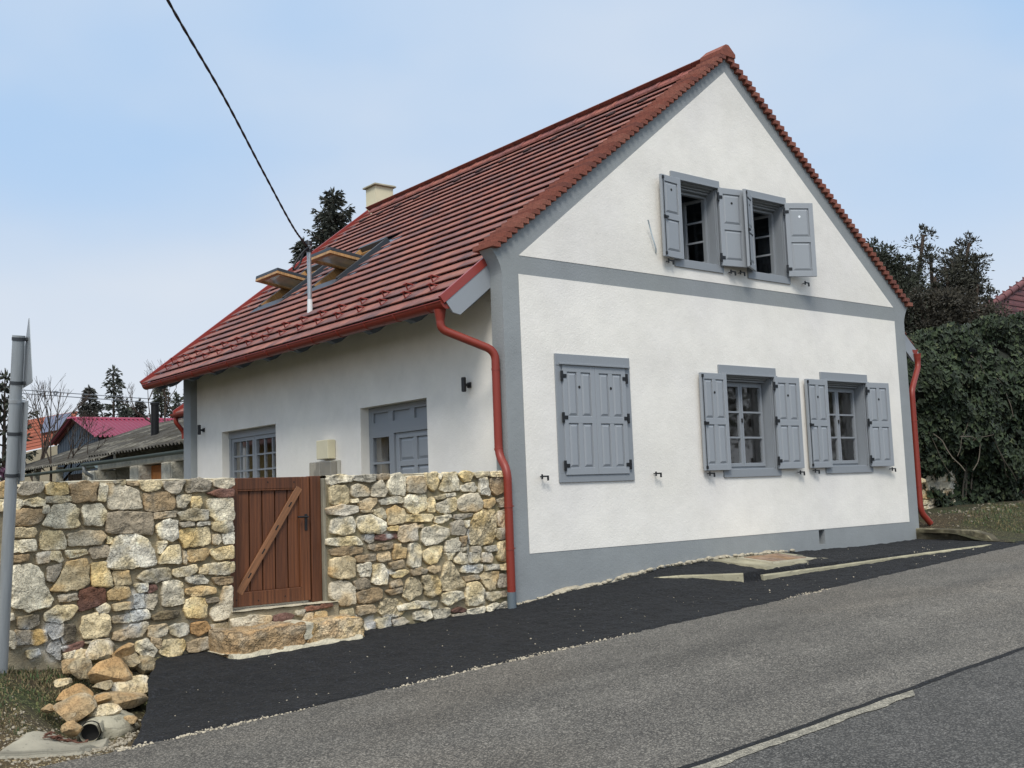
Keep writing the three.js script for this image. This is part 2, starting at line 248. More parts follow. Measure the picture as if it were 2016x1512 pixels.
// far ground
{
  const f = (u, v) => { const x = mix(-140, 180, u), z = mix(-230, 90, v); const far = ss(20, 90, -z); return [x, mix(roadY(x) - 0.06, 0.4 + 0.05 * clamp(x, -30, 60), far) - (z > -0.3 && z < 12 ? 0.10 : 0), z]; };
  ground('terrain', sheet(160, 160, f, (x, y, z) => { const n = fbm(x * 0.08, z * 0.08, 1); return [mix(0.55, 0.8, n), mix(0.6, 0.85, n), mix(0.45, 0.6, n)]; }), M.soil);
  // yard behind the garden wall
  ground('yard', sheet(30, 40, (u, v) => { const x = mix(-12, 0.6, u), z = mix(-20, -0.3, v); return [x, 0.5 + 0.02 * fbm(x, z), z]; }, () => [0.45, 0.5, 0.36]), M.soil);
}
// carriageway: the older lane by the house and the darker lane on the near side, joined at a seam
const seamAt = (x) => 4.76 + 0.035 * (fbm(x * 0.8, 21) - 0.5) + 0.03 * (fbm(x * 4, 22) - 0.5);
{
  const lane = (nu, nv, z0, z1, tone, x0 = -26, x1 = 46) => sheet(nu, nv, (u, v) => { const x = x0 + (x1 - x0) * u, a = z0(x), z = a + (z1(x) - a) * v; return [x, roadY(x) + 0.006 * (fbm(x * 0.7, z * 0.7, 3) - 0.5), z]; }, tone);
  const warm = (x, y, z) => {   // patches of binder and worn wheel tracks
    const patch = fbm(x * 0.35, z * 1.1, 2, 4), fine = fbm(x * 1.6, z * 5, 8, 3), track = Math.exp(-(((z - 2.72) / 0.34) ** 2)) * 0.5 + Math.exp(-(((z - 4.1) / 0.3) ** 2)) * 0.35;
    let k = 0.99 + 0.42 * (patch - 0.5) + 0.26 * (fine - 0.5) - 0.42 * track * ss(0.32, 0.6, fbm(x * 0.7, z * 2.5, 6, 3)) + 0.12 * Math.exp(-(((z - 3.4) / 0.3) ** 2)); const w = ss(0.45, 0.7, fbm(x * 0.5, z * 0.9, 12, 3)); return [k * (1.01 + 0.04 * w), k * (1.0 + 0.012 * w), k * (0.98 - 0.02 * w)];
  };
  ground('road', lane(520, 40, edgeAt, seamAt, warm), M.road);
  ground('road', lane(420, 40, (x) => seamAt(x) + 0.012, () => 10.5, (x, y, z) => { const k = 0.66 + 0.2 * (fbm(x * 0.4, z * 0.9, 5, 4) - 0.5) + 0.14 * (fbm(x * 2, z * 4, 9, 3) - 0.5); return [k * 0.965, k * 0.99, k * 1.03]; }), M.road);
  // tar seam between the lanes
  ground('road_seam', sheet(600, 2, (u, v) => { const x = -20 + 60 * u; return [x, roadY(x) + 0.0015, seamAt(x) - 0.018 - 0.02 * fbm(x * 6, 3) + v * (0.035 + 0.035 * fbm(x * 3, 4))]; }, () => [0.62, 0.62, 0.64]), M.fresh);
  // worn centre dashes
  const dash = mat([236, 232, 222], { map: T.paint, bumpMap: T.roadBump, bumpScale: 0.004, roughness: 0.85 });
  for (const [a, b] of [[-3.75, -0.72], [5.3, 8.3], [14.3, 17.3]]) ground('road_marking', sheet(80, 3, (u, v) => { const x = mix(a, b - 0.12 * v, u); return [x, roadY(x) + 0.004, seamAt(x) + 0.028 + v * (0.085 + 0.03 * (fbm(x * 5, 7) - 0.5) + 0.02 * (fbm(x * 23, 9) - 0.5))]; }), dash);
}
// fresh asphalt pavement along wall and house
ground('pavement', sheet(700, 110, (u, v) => {
  const zz = -0.06 + v * (edgeAt(mix(-4.3, 7.5, u)) + 0.045 + 0.06), x = mix(leftOf(zz), 7.56, u);
  return [x, pathY(x, zz) + 0.012 * (1 - ss(1.68, 1.8, zz)) + 0.018 * (fbm(x * 2.6, zz * 2.6, 2) - 0.5) + 0.024 * (fbm(x * 12, zz * 12, 6, 3) - 0.5) - 0.012 * ss(1.70, 1.82, zz), zz];
}, (x, y, z) => { const k = 0.98 + 0.5 * (fbm(x * 0.9, z * 1.6, 3, 4) - 0.5) + 0.9 * (fbm(x * 9, z * 11, 13, 3) - 0.5), d = ss(0.6, 0.75, fbm(x * 0.7, z * 1.3, 31, 4)) * 0.4; const q = k * 0.92; return [q * (1 + 0.3 * d), q * (1 + 0.27 * d), q * (1.02 + 0.16 * d)]; }), M.fresh);
// bank of soil and grass left of the pavement, gravel by the carriageway
ground('grass_bank', sheet(150, 60, (u, v) => { const z = v * (edgeAt(-5) + 0.05), x = mix(-14, leftOf(z) + 0.25, 1 - (1 - u) ** 1.6); return [x, bankY(x, z) - 0.06 * ss(leftOf(z) - 0.15, leftOf(z) + 0.2, x), z]; },
  (x, y, z) => { const g = ss(0.4, 0.62, fbm(x * 1.7, z * 1.7, 7)) * (1 - ss(0.5, 1.2, z)), gr = ss(0.9, 1.4, z + 0.5 * (fbm(x * 3, z * 3, 5) - 0.5)); return [mix(mix(0.95, 0.62, g), 1.25, gr), mix(mix(0.9, 0.8, g), 1.17, gr), mix(mix(0.8, 0.45, g), 1.0, gr)]; }), M.soil);
// verge right of the house
ground('grass_verge', sheet(90, 40, (u, v) => { const z = mix(-3.5, 1.62, v), x = mix(7.42 - 0.28 * clamp(z, 0, 1.2), 24, u ** 1.7); const y = mix(wallBase(x) + 0.05, roadY(x) + 0.02, ss(0.3, 1.62, z)) + 0.06 * (fbm(x * 1.4, z * 1.4, 3) - 0.5); return [x, y + 0.06 * (1 - ss(0.6, 1.1, z)), z]; },
  (x, y, z) => { const g = ss(0.35, 0.6, fbm(x * 1.1, z * 1.1, 4)); return [mix(0.72, 0.5, g), mix(0.66, 0.62, g), mix(0.54, 0.36, g)]; }), M.soil);

// loose stones: crumbs along the carriageway edge and on the bank
{
  const r = rng(404), list = [], unit = [0, 1, 2, 3].map((k) => { const g = new THREE.IcosahedronGeometry(1, 0).toNonIndexed(), q = rng(k + 5), p = g.attributes.position, jit = new Map(); for (let i = 0; i < p.count; i++) { const key = [p.getX(i), p.getY(i), p.getZ(i)].map((v) => v.toFixed(2)).join(); if (!jit.has(key)) jit.set(key, 0.7 + 0.5 * q()); const s = jit.get(key); p.setXYZ(i, p.getX(i) * s, p.getY(i) * s * 0.6, p.getZ(i) * s); } g.deleteAttribute('uv'); return g; });
  const m4 = new THREE.Matrix4(), e = new THREE.Euler();
  const put = (x, y, z, s, tint) => { const g = unit[Math.floor(r() * 4)].clone(); m4.makeRotationFromEuler(e.set(r() * 0.6, r() * 6.28, r() * 0.6)).scale(new THREE.Vector3(s, s, s)); g.applyMatrix4(m4); g.translate(x, y, z); g.computeVertexNormals(); const c = new Float32Array(g.attributes.position.count * 3), w = tint * (0.8 + 0.4 * r()); for (let i = 0; i < c.length; i += 3) { c[i] = 0.46 * w; c[i + 1] = 0.40 * w; c[i + 2] = 0.30 * w; } g.setAttribute('color', new THREE.BufferAttribute(c, 3)); list.push(g); };
  for (let k = 0; k < 2300; k++) { const x = -4.5 + 8 * r() ** 1.5, dens = fbm(x * 1.3, 50) + (x < 0 ? 0.1 : -0.16); if (dens < 0.4 + 0.25 * r()) continue; const z = edgeAt(x) + 0.02 + (r() - 0.5) * 0.10; put(x, Math.max(pathY(x, z), roadY(x)) + 0.002, z, mix(0.004, 0.013, r() ** 2), 0.9); }
  for (let k = 0; k < 190; k++) { const x = -4 + 11 * r(), z = 0.1 + 1.55 * r() ** 0.5; put(x, pathY(x, z) + 0.014, z, mix(0.003, 0.010, r() ** 3), 1.05); }
  for (let k = 0; k < 1900; k++) { const z = 0.35 + 1.4 * r() ** 0.6, x = leftOf(z) - 0.05 - 1.3 * r() ** 1.2, g = ss(0.5, 1.3, z) + 0.12; if (r() > g * 0.75) continue; put(x, bankY(x, z) + 0.002, z, mix(0.004, 0.016, r() ** 2.6), 0.62); }
  for (let k = 0; k < 120; k++) { const x = 7.7 + 2.6 * r(), z = -0.5 + 1.3 * r(); put(x, mix(wallBase(x) + 0.05, roadY(x), ss(0.3, 1.62, z)) + 0.07, z, mix(0.01, 0.035, r() ** 3), 0.5); }
  const g = mesh('gravel', join(list), mat(new THREE.Color(1, 1, 1), { vertexColors: true, roughness: 0.95 })); tag(g, 'scattered pale limestone gravel and crumbs along the asphalt edge', 'gravel', null, 'stuff');
}
// grass blades
function blades(name, label, n, pos, seed, hMin, hMax, dry) {
  const r = rng(seed), p = [], c = [];
  for (let k = 0; k < n; k++) {
    const q = pos(r); if (!q) continue; const [x, y, z, hs = 1] = q, h = mix(hMin, hMax, r() ** 1.6) * hs, a = r() * 6.28, w = 0.002 + 0.003 * r(), lean = 0.25 + 0.7 * r(), dx = Math.cos(a) * lean * h, dz = Math.sin(a) * lean * h, sx = -Math.sin(a) * w, sz = Math.cos(a) * w;
    const mx = x + dx * 0.35, mz = z + dz * 0.35, my = y + h * 0.62;
    p.push(x - sx, y, z - sz, x + sx, y, z + sz, mx + sx * 0.8, my, mz + sz * 0.8, x - sx, y, z - sz, mx + sx * 0.8, my, mz + sz * 0.8, mx - sx * 0.8, my, mz - sz * 0.8, mx - sx * 0.8, my, mz - sz * 0.8, mx + sx * 0.8, my, mz + sz * 0.8, x + dx, y + h * 0.85, z + dz);
    const d = r() < dry ? 1 : 0, v = 0.6 + 0.7 * r(), col = d ? [0.22 * v, 0.17 * v, 0.08 * v] : [0.055 * v, 0.095 * v, 0.025 * v]; for (let i = 0; i < 9; i++) c.push(...col);
  }
  const g = new THREE.BufferGeometry(); g.setAttribute('position', new THREE.Float32BufferAttribute(p, 3)); g.setAttribute('color', new THREE.Float32BufferAttribute(c, 3)); g.computeVertexNormals();
  return tag(mesh(name, g, M.leaf(0.2)), label, 'grass', null, 'stuff');
}
blades('grass', 'short green and dry grass on the bank by the sign post', 10000, (r) => { const z = 0.03 + 1.25 * r(), x = leftOf(z) - 0.25 - 1.6 * r(); const near = 1 - ss(0.0, 0.5, z), d = fbm(x * 3, z * 3, 9); if (d < 0.48 - 0.25 * near || z > 0.9 + 0.5 * d) return null; return [x, bankY(x, z) - 0.004, z, near > 0.5 ? 1.5 : 0.8]; }, 11, 0.012, 0.045, 0.62);
blades('grass', 'patchy green grass on the verge below the ivy', 12000, (r) => { const z = -0.6 + 2.1 * r(), x = 7.9 + 6 * r() ** 1.2; if (fbm(x * 1.5, z * 1.5, 14) < 0.5) return null; return [x, mix(wallBase(x) + 0.05, roadY(x) + 0.02, ss(0.3, 1.62, z)) + 0.06 * (fbm(x * 1.4, z * 1.4, 3) - 0.5) + 0.06 * (1 - ss(0.6, 1.1, z)) - 0.005, z]; }, 12, 0.02, 0.07, 0.5);

// ================================================================ HOUSE
const house = thing('house', 'white plastered gabled house with grey bands, grey shutters and red tiled roof', 'house', [3.75, 0.3, -4.3]);
const AL = 38.38 * deg, CA = Math.cos(AL), SA = Math.sin(AL), TA = Math.tan(AL), EX = -0.563, EY = 3.444, RX = 3.75;   // eaves line and ridge
const roofTop = (x) => EY + ((x <= RX ? x : 2 * RX - x) - EX) * TA;
const WALLX = 0.145, ZB = -8.36, T_SLAB = 0.2;
// window openings on the gable: casing outlines
const winG = [
  { x0: 0.66, x1: 1.765, y0: 1.56, y1: 2.93, kind: 'closed', lab: 'closed window at the corner by the drainpipe' },
  { x0: 3.285, x1: 4.385, y0: 1.56, y1: 2.93, kind: 'glazed' }, { x0: 5.335, x1: 6.415, y0: 1.57, y1: 2.925, kind: 'glazed' },
  { x0: 2.615, x1: 3.49, y0: 4.075, y1: 5.24, kind: 'open' }, { x0: 3.96, x1: 4.82, y0: 4.06, y1: 5.22, kind: 'open' },
];
for (const w of winG) { w.c = w.kind === 'open' ? 0.075 : 0.09; w.lin = w.kind === 'open' ? 0.11 : 0.125; w.ox0 = w.x0 + w.c; w.ox1 = w.x1 - w.c; w.oy0 = w.y0 + 0.095; w.oy1 = w.y1 - w.lin; w.hole = rect(w.ox0 - 0.01, w.ox1 + 0.01, w.oy0 - 0.01, w.oy1 + 0.01); }
const ventHole = rect(5.11, 5.235, 0.655, 0.84);
// gable slab with its curved shoulders
const SH = 3.985, rakeY = (x) => SH + 0.03 + 0.763 * ((x <= RX ? x : 2 * RX - x) + 0.11);
const shoulder = []; for (let i = 0; i <= 8; i++) { const t = i / 8; shoulder.push([-0.135 * (t ** 1.6) * (1 - 0.12 * Math.sin(t * 3.14)), 3.735 + 0.25 * t]); }
const outline = [[0, -0.2], [0, 3.735], ...shoulder.slice(1), [-0.08, rakeY(-0.08)], [RX, rakeY(RX)], [7.58, rakeY(7.58)], ...shoulder.slice(1).reverse().map((p) => [7.5 - p[0], p[1]]), [7.5, 3.735], [7.5, -0.2]];
const gable = mesh('gable_wall', ext(outline, -T_SLAB, 0, [...winG.map((w) => w.hole), ventHole]), M.greyRender, house);
const inPanel = (w, y0, y1) => w.y0 >= y0 && w.y1 <= y1;
mesh('white_panel', ext([[0.23, 0.85], [7.255, 0.85], [7.245, 3.745], [0.22, 3.745]], 0.0005, 0.004, winG.filter((w) => inPanel(w, 0, 3.7)).map((w) => w.hole)), M.white, gable);
mesh('white_panel', ext([[0.235, 3.945], [7.24, 3.945], [3.74, 6.715]], 0.0005, 0.004, winG.filter((w) => inPanel(w, 3.9, 7)).map((w) => w.hole)), M.white, gable);
tag(mesh('air_vent', join([bx(5.112, 5.233, 0.657, 0.838, -0.19, -0.16), bx(5.115, 5.15, 0.66, 0.73, -0.16, -0.06)]), mat([120, 116, 106], { map: T.concrete }), gable), 'unrendered square vent opening in the plinth');
{ const r = rng(77);   // stepped brick coping on both rakes
  const shapes = [0, 1, 2].map((k) => uvm(new RoundedBoxGeometry(0.122 - k * 0.003, 0.0575 - k * 0.001, 0.325 + k * 0.006, 1, 0.004)));
  for (let side = 0; side < 2; side++) for (let i = 0; i < 50; i++) {
    const x = -0.165 + 0.0784 * i + 0.06, y = SH + 0.0598 * i + 0.0295; if (i > 48) continue;
    const m = mesh('coping_brick', shapes[Math.floor(r() * 3)], M.coping[Math.floor(r() * 4)], gable, { p: new THREE.Vector3(side ? 7.5 - x : x, y + (r() - 0.5) * 0.003, -0.105 + (r() - 0.5) * 0.010), r: new THREE.Euler((r() - 0.5) * 0.03, (r() - 0.5) * 0.04, (r() - 0.5) * 0.03) });
  }
  const cap = ext([[-0.15, -0.05], [0.15, -0.05], [0.15, 0.0], [0.025, 0.10], [-0.025, 0.10], [-0.15, 0.0]].map(([x, y]) => [RX + x, 6.96 + y]), -0.26, 0.068);
  mesh('coping_cap', cap, M.coping[0], gable);
}
// side wall (towards the yard) with window and door recesses
const doorO = [-3.15, -1.66, 0.5, 2.597], winO = [-7.38, -5.515, 1.35, 2.575];
{ const g = new THREE.ExtrudeGeometry(poly([[-T_SLAB, -0.2], [ZB, -0.2], [ZB, 3.9], [-T_SLAB, 3.9]], [rect(doorO[0], doorO[1], doorO[2], doorO[3]), rect(winO[0], winO[1], winO[2], winO[3])]), { depth: 0.4, bevelEnabled: false });
  g.rotateY(-Math.PI / 2); g.translate(0.545, 0, 0); mesh('side_wall', uvm(g), M.whiteSide, house); }
mesh('side_wall', bx(6.95, 7.36, -0.2, 3.9, ZB, -T_SLAB), M.whiteSide, house);
mesh('corner_pilaster', bx(WALLX - 0.11, WALLX + 0.3, -0.2, 3.8, ZB - 0.3, ZB), M.greyRender, house);
mesh('rear_wall', ext([[0.2, -0.2], [7.3, -0.2], [7.3, 3.7], [RX, 6.5], [0.2, 3.7]], ZB - 0.28, ZB - 0.005), M.whiteSide, house);
mesh('floor', bx(0.545, 6.95, 0.4, 0.58, ZB, -T_SLAB), M.floorBoards, house);
mesh('ceiling', bx(0.545, 6.95, 3.2, 3.45, ZB, -T_SLAB), M.interior, house);
mesh('partition', bx(0.545, 6.95, 0.58, 3.2, -4.6, -4.45), M.interior, house);
mesh('partition', bx(2.45, 2.55, 0.58, 3.2, -4.45, -T_SLAB), M.interior, house);

// shutters: framed leaves with raised panels; local x runs from the hinge
function shutter(w, h, cols, rows, pose, flip, extra = {}) {
  const t = 0.034, st = 0.062, rl = 0.075, g = [], s = flip ? -1 : 1, X = (a, b) => (flip ? [-b, -a] : [a, b]);
  const add = (a, b, y0, y1, z0 = 0, z1 = t) => { const [p, q] = X(a, b); g.push(bx(p, q, y0, y1, z0, z1, 0.004)); };
  add(0, st, 0, h); add(w - st, w, 0, h); const gap = 0.002, ys = [0]; const inH = (h - rl * (rows + 1)) / rows, inW = (w - 2 * st - (cols - 1) * st) / cols;
  for (let k = 0; k <= rows; k++) add(st - gap, w - st + gap, k * (inH + rl), k * (inH + rl) + rl, 0.001, t - 0.001);
  for (let k = 0; k < rows; k++) for (let c = 1; c < cols; c++) add(st + c * inW + (c - 1) * st, st + c * (inW + st), k * (inH + rl) + rl - gap, (k + 1) * (inH + rl) + gap, 0.002, t - 0.002);
  const m = mesh('shutter', join(g), M.shutter, house, pose);
  for (let k = 0; k < rows; k++) for (let c = 0; c < cols; c++) {
    const [a, b] = X(st + c * (inW + st), st + c * (inW + st) + inW), y0 = k * (inH + rl) + rl;
    mesh('panel', join([bx(a - 0.002, b + 0.002, y0 - 0.002, y0 + inH + 0.002, 0.009, 0.017), fieldPanel(a + 0.006, b - 0.006, y0 + 0.006, y0 + inH - 0.006, 0.017, 0.030, 0.026)]), M.shutter, m);
  }
  const hx = s * w * (cols > 1 ? 0.5 : 0.5), hy = extra.holeY ?? h * 0.80;
  const ring = new THREE.CylinderGeometry(0.016, 0.016, 0.006, 14); ring.rotateX(Math.PI / 2); ring.translate(hx, hy, t - (cols > 1 ? 0.0015 : 0.0045)); mesh('peephole', ring, extra.pale ? (M.paleHole || (M.paleHole = mat([236, 238, 240]))) : M.dark, m);
  const ys2 = rows > 1 && h > 1.05 ? [0.10, h * 0.52, h - 0.12] : [0.10, h - 0.12];
  if (extra.hinge !== false) for (const y of ys2) mesh('hinge', join([bx(Math.min(0, -s * 0.03), Math.max(0, -s * 0.03), y - 0.055, y + 0.055, t - 0.004, t + 0.012, 0.004), bx(Math.min(-s * 0.02, s * 0.05), Math.max(-s * 0.02, s * 0.05), y - 0.02, y + 0.02, t - 0.002, t + 0.008, 0.004)]), M.black, m);
  if (extra.bolt) { const bxx = s * (w - 0.025); mesh('bolt', join([rod([bxx, 0.03, t + 0.008], [bxx, h - 0.03, t + 0.008], 0.005), bx(Math.min(bxx, bxx - s * 0.06), Math.max(bxx, bxx - s * 0.06), h * 0.47, h * 0.495, t, t + 0.022, 0.003), bx(bxx - 0.012, bxx + 0.012, 0.02, 0.055, t, t + 0.016), bx(bxx - 0.012, bxx + 0.012, h - 0.055, h - 0.02, t, t + 0.016), bx(bxx - 0.012, bxx + 0.012, h * 0.465, h * 0.5, t, t + 0.016)]), M.black, m); }
  return m;
}
// two-leaf windows set back in the openings
function glazing(w, gx, openIn) {
  const z = -0.135, fx0 = w.ox0, fx1 = w.ox1, fy0 = w.oy0, fy1 = w.oy1;
  const lin = w.kind === 'open' ? 0.075 : 0.085;
  const casing = mesh('window', join([bx(w.x0, w.ox0, w.y0 + 0.095, w.y1 - w.lin, -0.002, 0.022, 0.003), bx(w.ox1, w.x1, w.y0 + 0.095, w.y1 - w.lin, -0.002, 0.022, 0.003), bx(w.x0, w.x1, w.y0, w.y0 + 0.095, -0.002, 0.024, 0.003), bx(w.x0, w.x1, w.y1 - w.lin, w.y1, -0.002, 0.026, 0.003), bx(w.x0 + 0.045, w.x1 - 0.02, w.y1 - w.lin + 0.002, w.y1 - w.lin + 0.022, 0.02, 0.062, 0.003)]), M.greyPaint, house);
  mesh('reveal', join([bx(fx0 - 0.008, fx0 + 0.012, fy0, fy1, z - 0.02, -0.003), bx(fx1 - 0.012, fx1 + 0.008, fy0, fy1, z - 0.02, -0.003), bx(fx0, fx1, fy1 - 0.012, fy1 + 0.008, z - 0.02, -0.003), bx(fx0, fx1, fy0 - 0.008, fy0 + 0.012, z - 0.02, -0.003)]), M.greyPaint, casing);
  const yT = fy1 - 0.062;
  mesh('roller_box', join([bx(fx0 + 0.012, fx1 - 0.012, yT + 0.030, fy1 - 0.012, z, -0.055, 0.004), bx(fx0 + 0.012, fx1 - 0.012, yT + 0.004, yT + 0.026, z, -0.08, 0.004)]), M.greyPaint, casing);
  const a0 = fx0 + 0.014, a1 = fx1 - 0.014, b0 = fy0 + 0.014, b1 = yT, f = 0.030;
  mesh('window_frame', join([bx(a0, a0 + f, b0, b1, z - 0.05, z), bx(a1 - f, a1, b0, b1, z - 0.05, z), bx(a0 + f, a1 - f, b0, b0 + f, z - 0.05, z), bx(a0 + f, a1 - f, b1 - f, b1, z - 0.05, z)]), M.greyPaint, casing);
  const mid = (a0 + a1) / 2, c0 = b0 + f * 0.7, c1 = b1 - f * 0.7, sash = 0.036, th = 0.045;
  for (const side of [0, 1]) {
    const x0 = side ? mid + 0.002 : a0 + f * 0.7, x1 = side ? a1 - f * 0.7 : mid - 0.002, lw = x1 - x0, H = c1 - c0, hx = side ? x1 : x0, s = side ? -1 : 1;
    const A = (u0, u1, y0, y1, za, zb, r = 0.003) => bx(Math.min(s * u0, s * u1), Math.max(s * u0, s * u1), y0, y1, za, zb, r);
    const pose = { p: new THREE.Vector3(hx, c0, z + 0.016), r: new THREE.Euler(0, openIn ? s * openIn[side] : 0, 0) };
    const leaf = mesh('casement', join([A(0, sash, 0, H, -th, 0), A(lw - sash, lw, 0, H, -th, 0), A(sash, lw - sash, 0, sash * 1.25, -th + 0.001, -0.001), A(sash, lw - sash, H - sash, H, -th + 0.001, -0.001)]), M.greyPaint, casing, pose);
    const pts = (k) => sash * 1.25 + (H - sash * 2.25) * k / 3;
    // muntins and panes lie in the leaf's own plane; they are fixed to the window as its parts
    for (let k = 1; k < 3; k++) mesh('muntin', A(sash, lw - sash, pts(k) - 0.011, pts(k) + 0.011, -th * 0.72, -0.005, 0), M.greyPaint, casing, pose);
    for (let k = 0; k < 3; k++) mesh('pane', A(sash - 0.004, lw - sash + 0.004, pts(k) + (k ? 0.011 : 0), pts(k + 1) - (k < 2 ? 0.011 : 0), -th * 0.55, -th * 0.55 + 0.004, 0), M.glass, casing, pose);
  }
  if (w.kind === 'glazed') mesh('handle', bx(mid - 0.008, mid + 0.008, c0 + 0.55, c0 + 0.6, z + 0.015, z + 0.03), M.dark, casing);
  return casing;
}
const E0 = (y) => new THREE.Euler(0, y, 0);
{ // closed pair
  const w = winG[0];
  const c = mesh('window', join([bx(w.x0, w.ox0, w.y0 + 0.095, w.y1 - w.lin, -0.002, 0.022, 0.003), bx(w.ox1, w.x1, w.y0 + 0.095, w.y1 - w.lin, -0.002, 0.022, 0.003), bx(w.x0, w.x1, w.y0, w.y0 + 0.095, -0.002, 0.024, 0.003), bx(w.x0, w.x1, w.y1 - w.lin, w.y1, -0.002, 0.026, 0.003), bx(w.x0 + 0.045, w.x1 - 0.03, w.y1 - w.lin + 0.006, w.y1 - w.lin + 0.026, 0.02, 0.06, 0.003), bx(w.ox0, w.ox1, w.oy0, w.oy1, -0.1, -0.06)]), M.greyPaint, house);
  const h = 1.175, lw = (w.ox1 - w.ox0) / 2 - 0.003;
  shutter(lw + 0.006, h, 2, 2, { p: new THREE.Vector3(w.ox0 - 0.004, 1.637, 0.004) }, false); shutter(lw + 0.006, h, 2, 2, { p: new THREE.Vector3(w.ox1 + 0.004, 1.637, 0.004) }, true);
}
for (const k of [1, 2]) {
  const w = winG[k]; glazing(w, k);
  const h = 1.165, y = 1.648, lw = 0.478;
  // open leaves: their inner face shows; turned about the hinge by a little less than 180 degrees
  shutter(lw, h, 2, 2, { p: new THREE.Vector3(w.ox0 - 0.004, y, 0.032), r: E0(0.02) }, true, { bolt: true, hinge: false });
  shutter(lw, h, 2, 2, { p: new THREE.Vector3(w.ox1 + 0.004, y, 0.034), r: E0(k === 1 ? -0.05 : -0.09) }, false, { hinge: true });
}
glazing(winG[3], 3, [1.25, 1.32]); glazing(winG[4], 4, [1.2, 1.3]);
{
  const h = 0.985, lw = 0.37, [a, b] = [winG[3], winG[4]];
  shutter(lw, h, 1, 2, { p: new THREE.Vector3(a.ox0 + 0.03, 4.155, 0.04), r: E0(0.09) }, true, { bolt: true, hinge: false, holeY: 0.82 });
  shutter(lw + 0.02, h, 1, 2, { p: new THREE.Vector3(a.ox1 + 0.01, 4.158, 0.035), r: E0(-0.20) }, false, { holeY: 0.8 });
  shutter(lw, h, 1, 2, { p: new THREE.Vector3(b.ox0 + 0.02, 4.150, 0.035), r: E0(0.46) }, true, { bolt: true, hinge: false, holeY: 0.82 });
  shutter(lw + 0.02, h, 1, 2, { p: new THREE.Vector3(b.ox1 + 0.01, 4.150, 0.035), r: E0(-0.52) }, false, { holeY: 0.8, pale: true });
}
// iron stays that hold the shutters back
for (const [x, y] of [[0.43, 1.63], [2.11, 1.63], [3.02, 1.615], [4.76, 1.60], [5.08, 1.615], [6.86, 1.61], [2.50, 4.12], [3.80, 4.11], [3.62, 4.10], [5.12, 4.10]])
  mesh('shutter_stay', join([rod([x - 0.02, y, 0], [x - 0.02, y, 0.07], 0.006), bx(x - 0.05, x + 0.03, y - 0.008, y + 0.008, 0.06, 0.075, 0.003), bx(x - 0.055, x - 0.04, y - 0.03, y + 0.022, 0.058, 0.074, 0.003), bx(x + 0.022, x + 0.04, y - 0.045, y + 0.008, 0.058, 0.074, 0.003)]), M.black, gable);

// door set and window in the side wall. Local x = place z, local z points out of the wall
const SIDE = new THREE.Matrix4().makeRotationY(-Math.PI / 2).setPosition(WALLX, 0, 0);
const sd = (g) => { g.applyMatrix4(SIDE); return g; };
{
  const [z0, z1, y0, y1] = doorO, d = -0.12, sx = -2.66;   // frame set back behind the wall face
  const fr = mesh('door_frame', sd(join([bx(z0, z0 + 0.06, y0, y1, d - 0.06, d), bx(z0 + 0.06, z1, y1 - 0.04, y1, d - 0.06, d), bx(z0 + 0.06, z1, 2.25, 2.375, d - 0.06, d), bx(sx, sx + 0.09, y0, 2.25, d - 0.06, d), bx(z1 - 0.06, z1, y0, y1 - 0.04, d - 0.06, d), bx(z0 + 0.06, sx, 2.215, 2.25, d - 0.06, d - 0.001), bx(z0 + 0.06, sx, 1.885, 1.91, d - 0.055, d - 0.001), bx(z0 + 0.06, z0 + 0.085, y0, 2.215, d - 0.055, d - 0.002), bx(sx - 0.025, sx, y0, 2.215, d - 0.055, d - 0.002), bx(z0 + 0.085, sx - 0.025, y0, 0.9, d - 0.055, d - 0.002)])), M.greyPaint, house);
  for (const [a, b] of [[z0 + 0.06, -2.64], [-2.64, -2.16], [-2.16, -1.72]]) mesh('transom_panel', sd(join([bx(a + 0.05, b - 0.05, 2.40, y1 - 0.075, d - 0.05, d - 0.03), bx(a, a + 0.05, 2.375, y1 - 0.04, d - 0.055, d - 0.003), bx(b - 0.05, b, 2.375, y1 - 0.04, d - 0.055, d - 0.003), bx(a + 0.05, b - 0.05, 2.375, 2.40, d - 0.055, d - 0.003), bx(a + 0.05, b - 0.05, y1 - 0.075, y1 - 0.04, d - 0.055, d - 0.003)])), M.greyPaint, fr);
  for (const [ya, yb] of [[0.9, 1.885], [1.91, 2.215]]) mesh('pane', sd(bx(z0 + 0.085, sx - 0.025, ya, yb, d - 0.03, d - 0.025)), M.glass, fr);
  const l0 = sx + 0.09, l1 = -1.72, lm = (l0 + l1) / 2;
  const dl = mesh('door', sd(join([bx(l0, l0 + 0.08, y0, 2.25, d - 0.075, d - 0.025, 0.004), bx(l1 - 0.08, l1, y0, 2.25, d - 0.075, d - 0.025, 0.004), bx(lm - 0.035, lm + 0.035, y0, 2.18, d - 0.074, d - 0.027, 0.004), bx(l0 + 0.08, l1 - 0.08, 2.18, 2.25, d - 0.074, d - 0.027, 0.004), bx(l0 + 0.08, l1 - 0.08, 1.84, 1.905, d - 0.073, d - 0.028, 0.004), bx(l0 + 0.08, l1 - 0.08, 1.2, 1.3, d - 0.073, d - 0.028, 0.004), bx(l0 + 0.08, l1 - 0.08, y0, 0.72, d - 0.073, d - 0.028, 0.004)])), M.shutter, house);
  for (const [a, b] of [[l0 + 0.08, lm - 0.035], [lm + 0.035, l1 - 0.08]]) for (const [ya, yb] of [[0.72, 1.2], [1.3, 1.84], [1.905, 2.18]]) mesh('panel', sd(join([bx(a, b, ya, yb, d - 0.065, d - 0.05), fieldPanel(a + 0.012, b - 0.012, ya + 0.012, yb - 0.012, d - 0.05, d - 0.036, 0.03)])), M.shutter, dl);
}
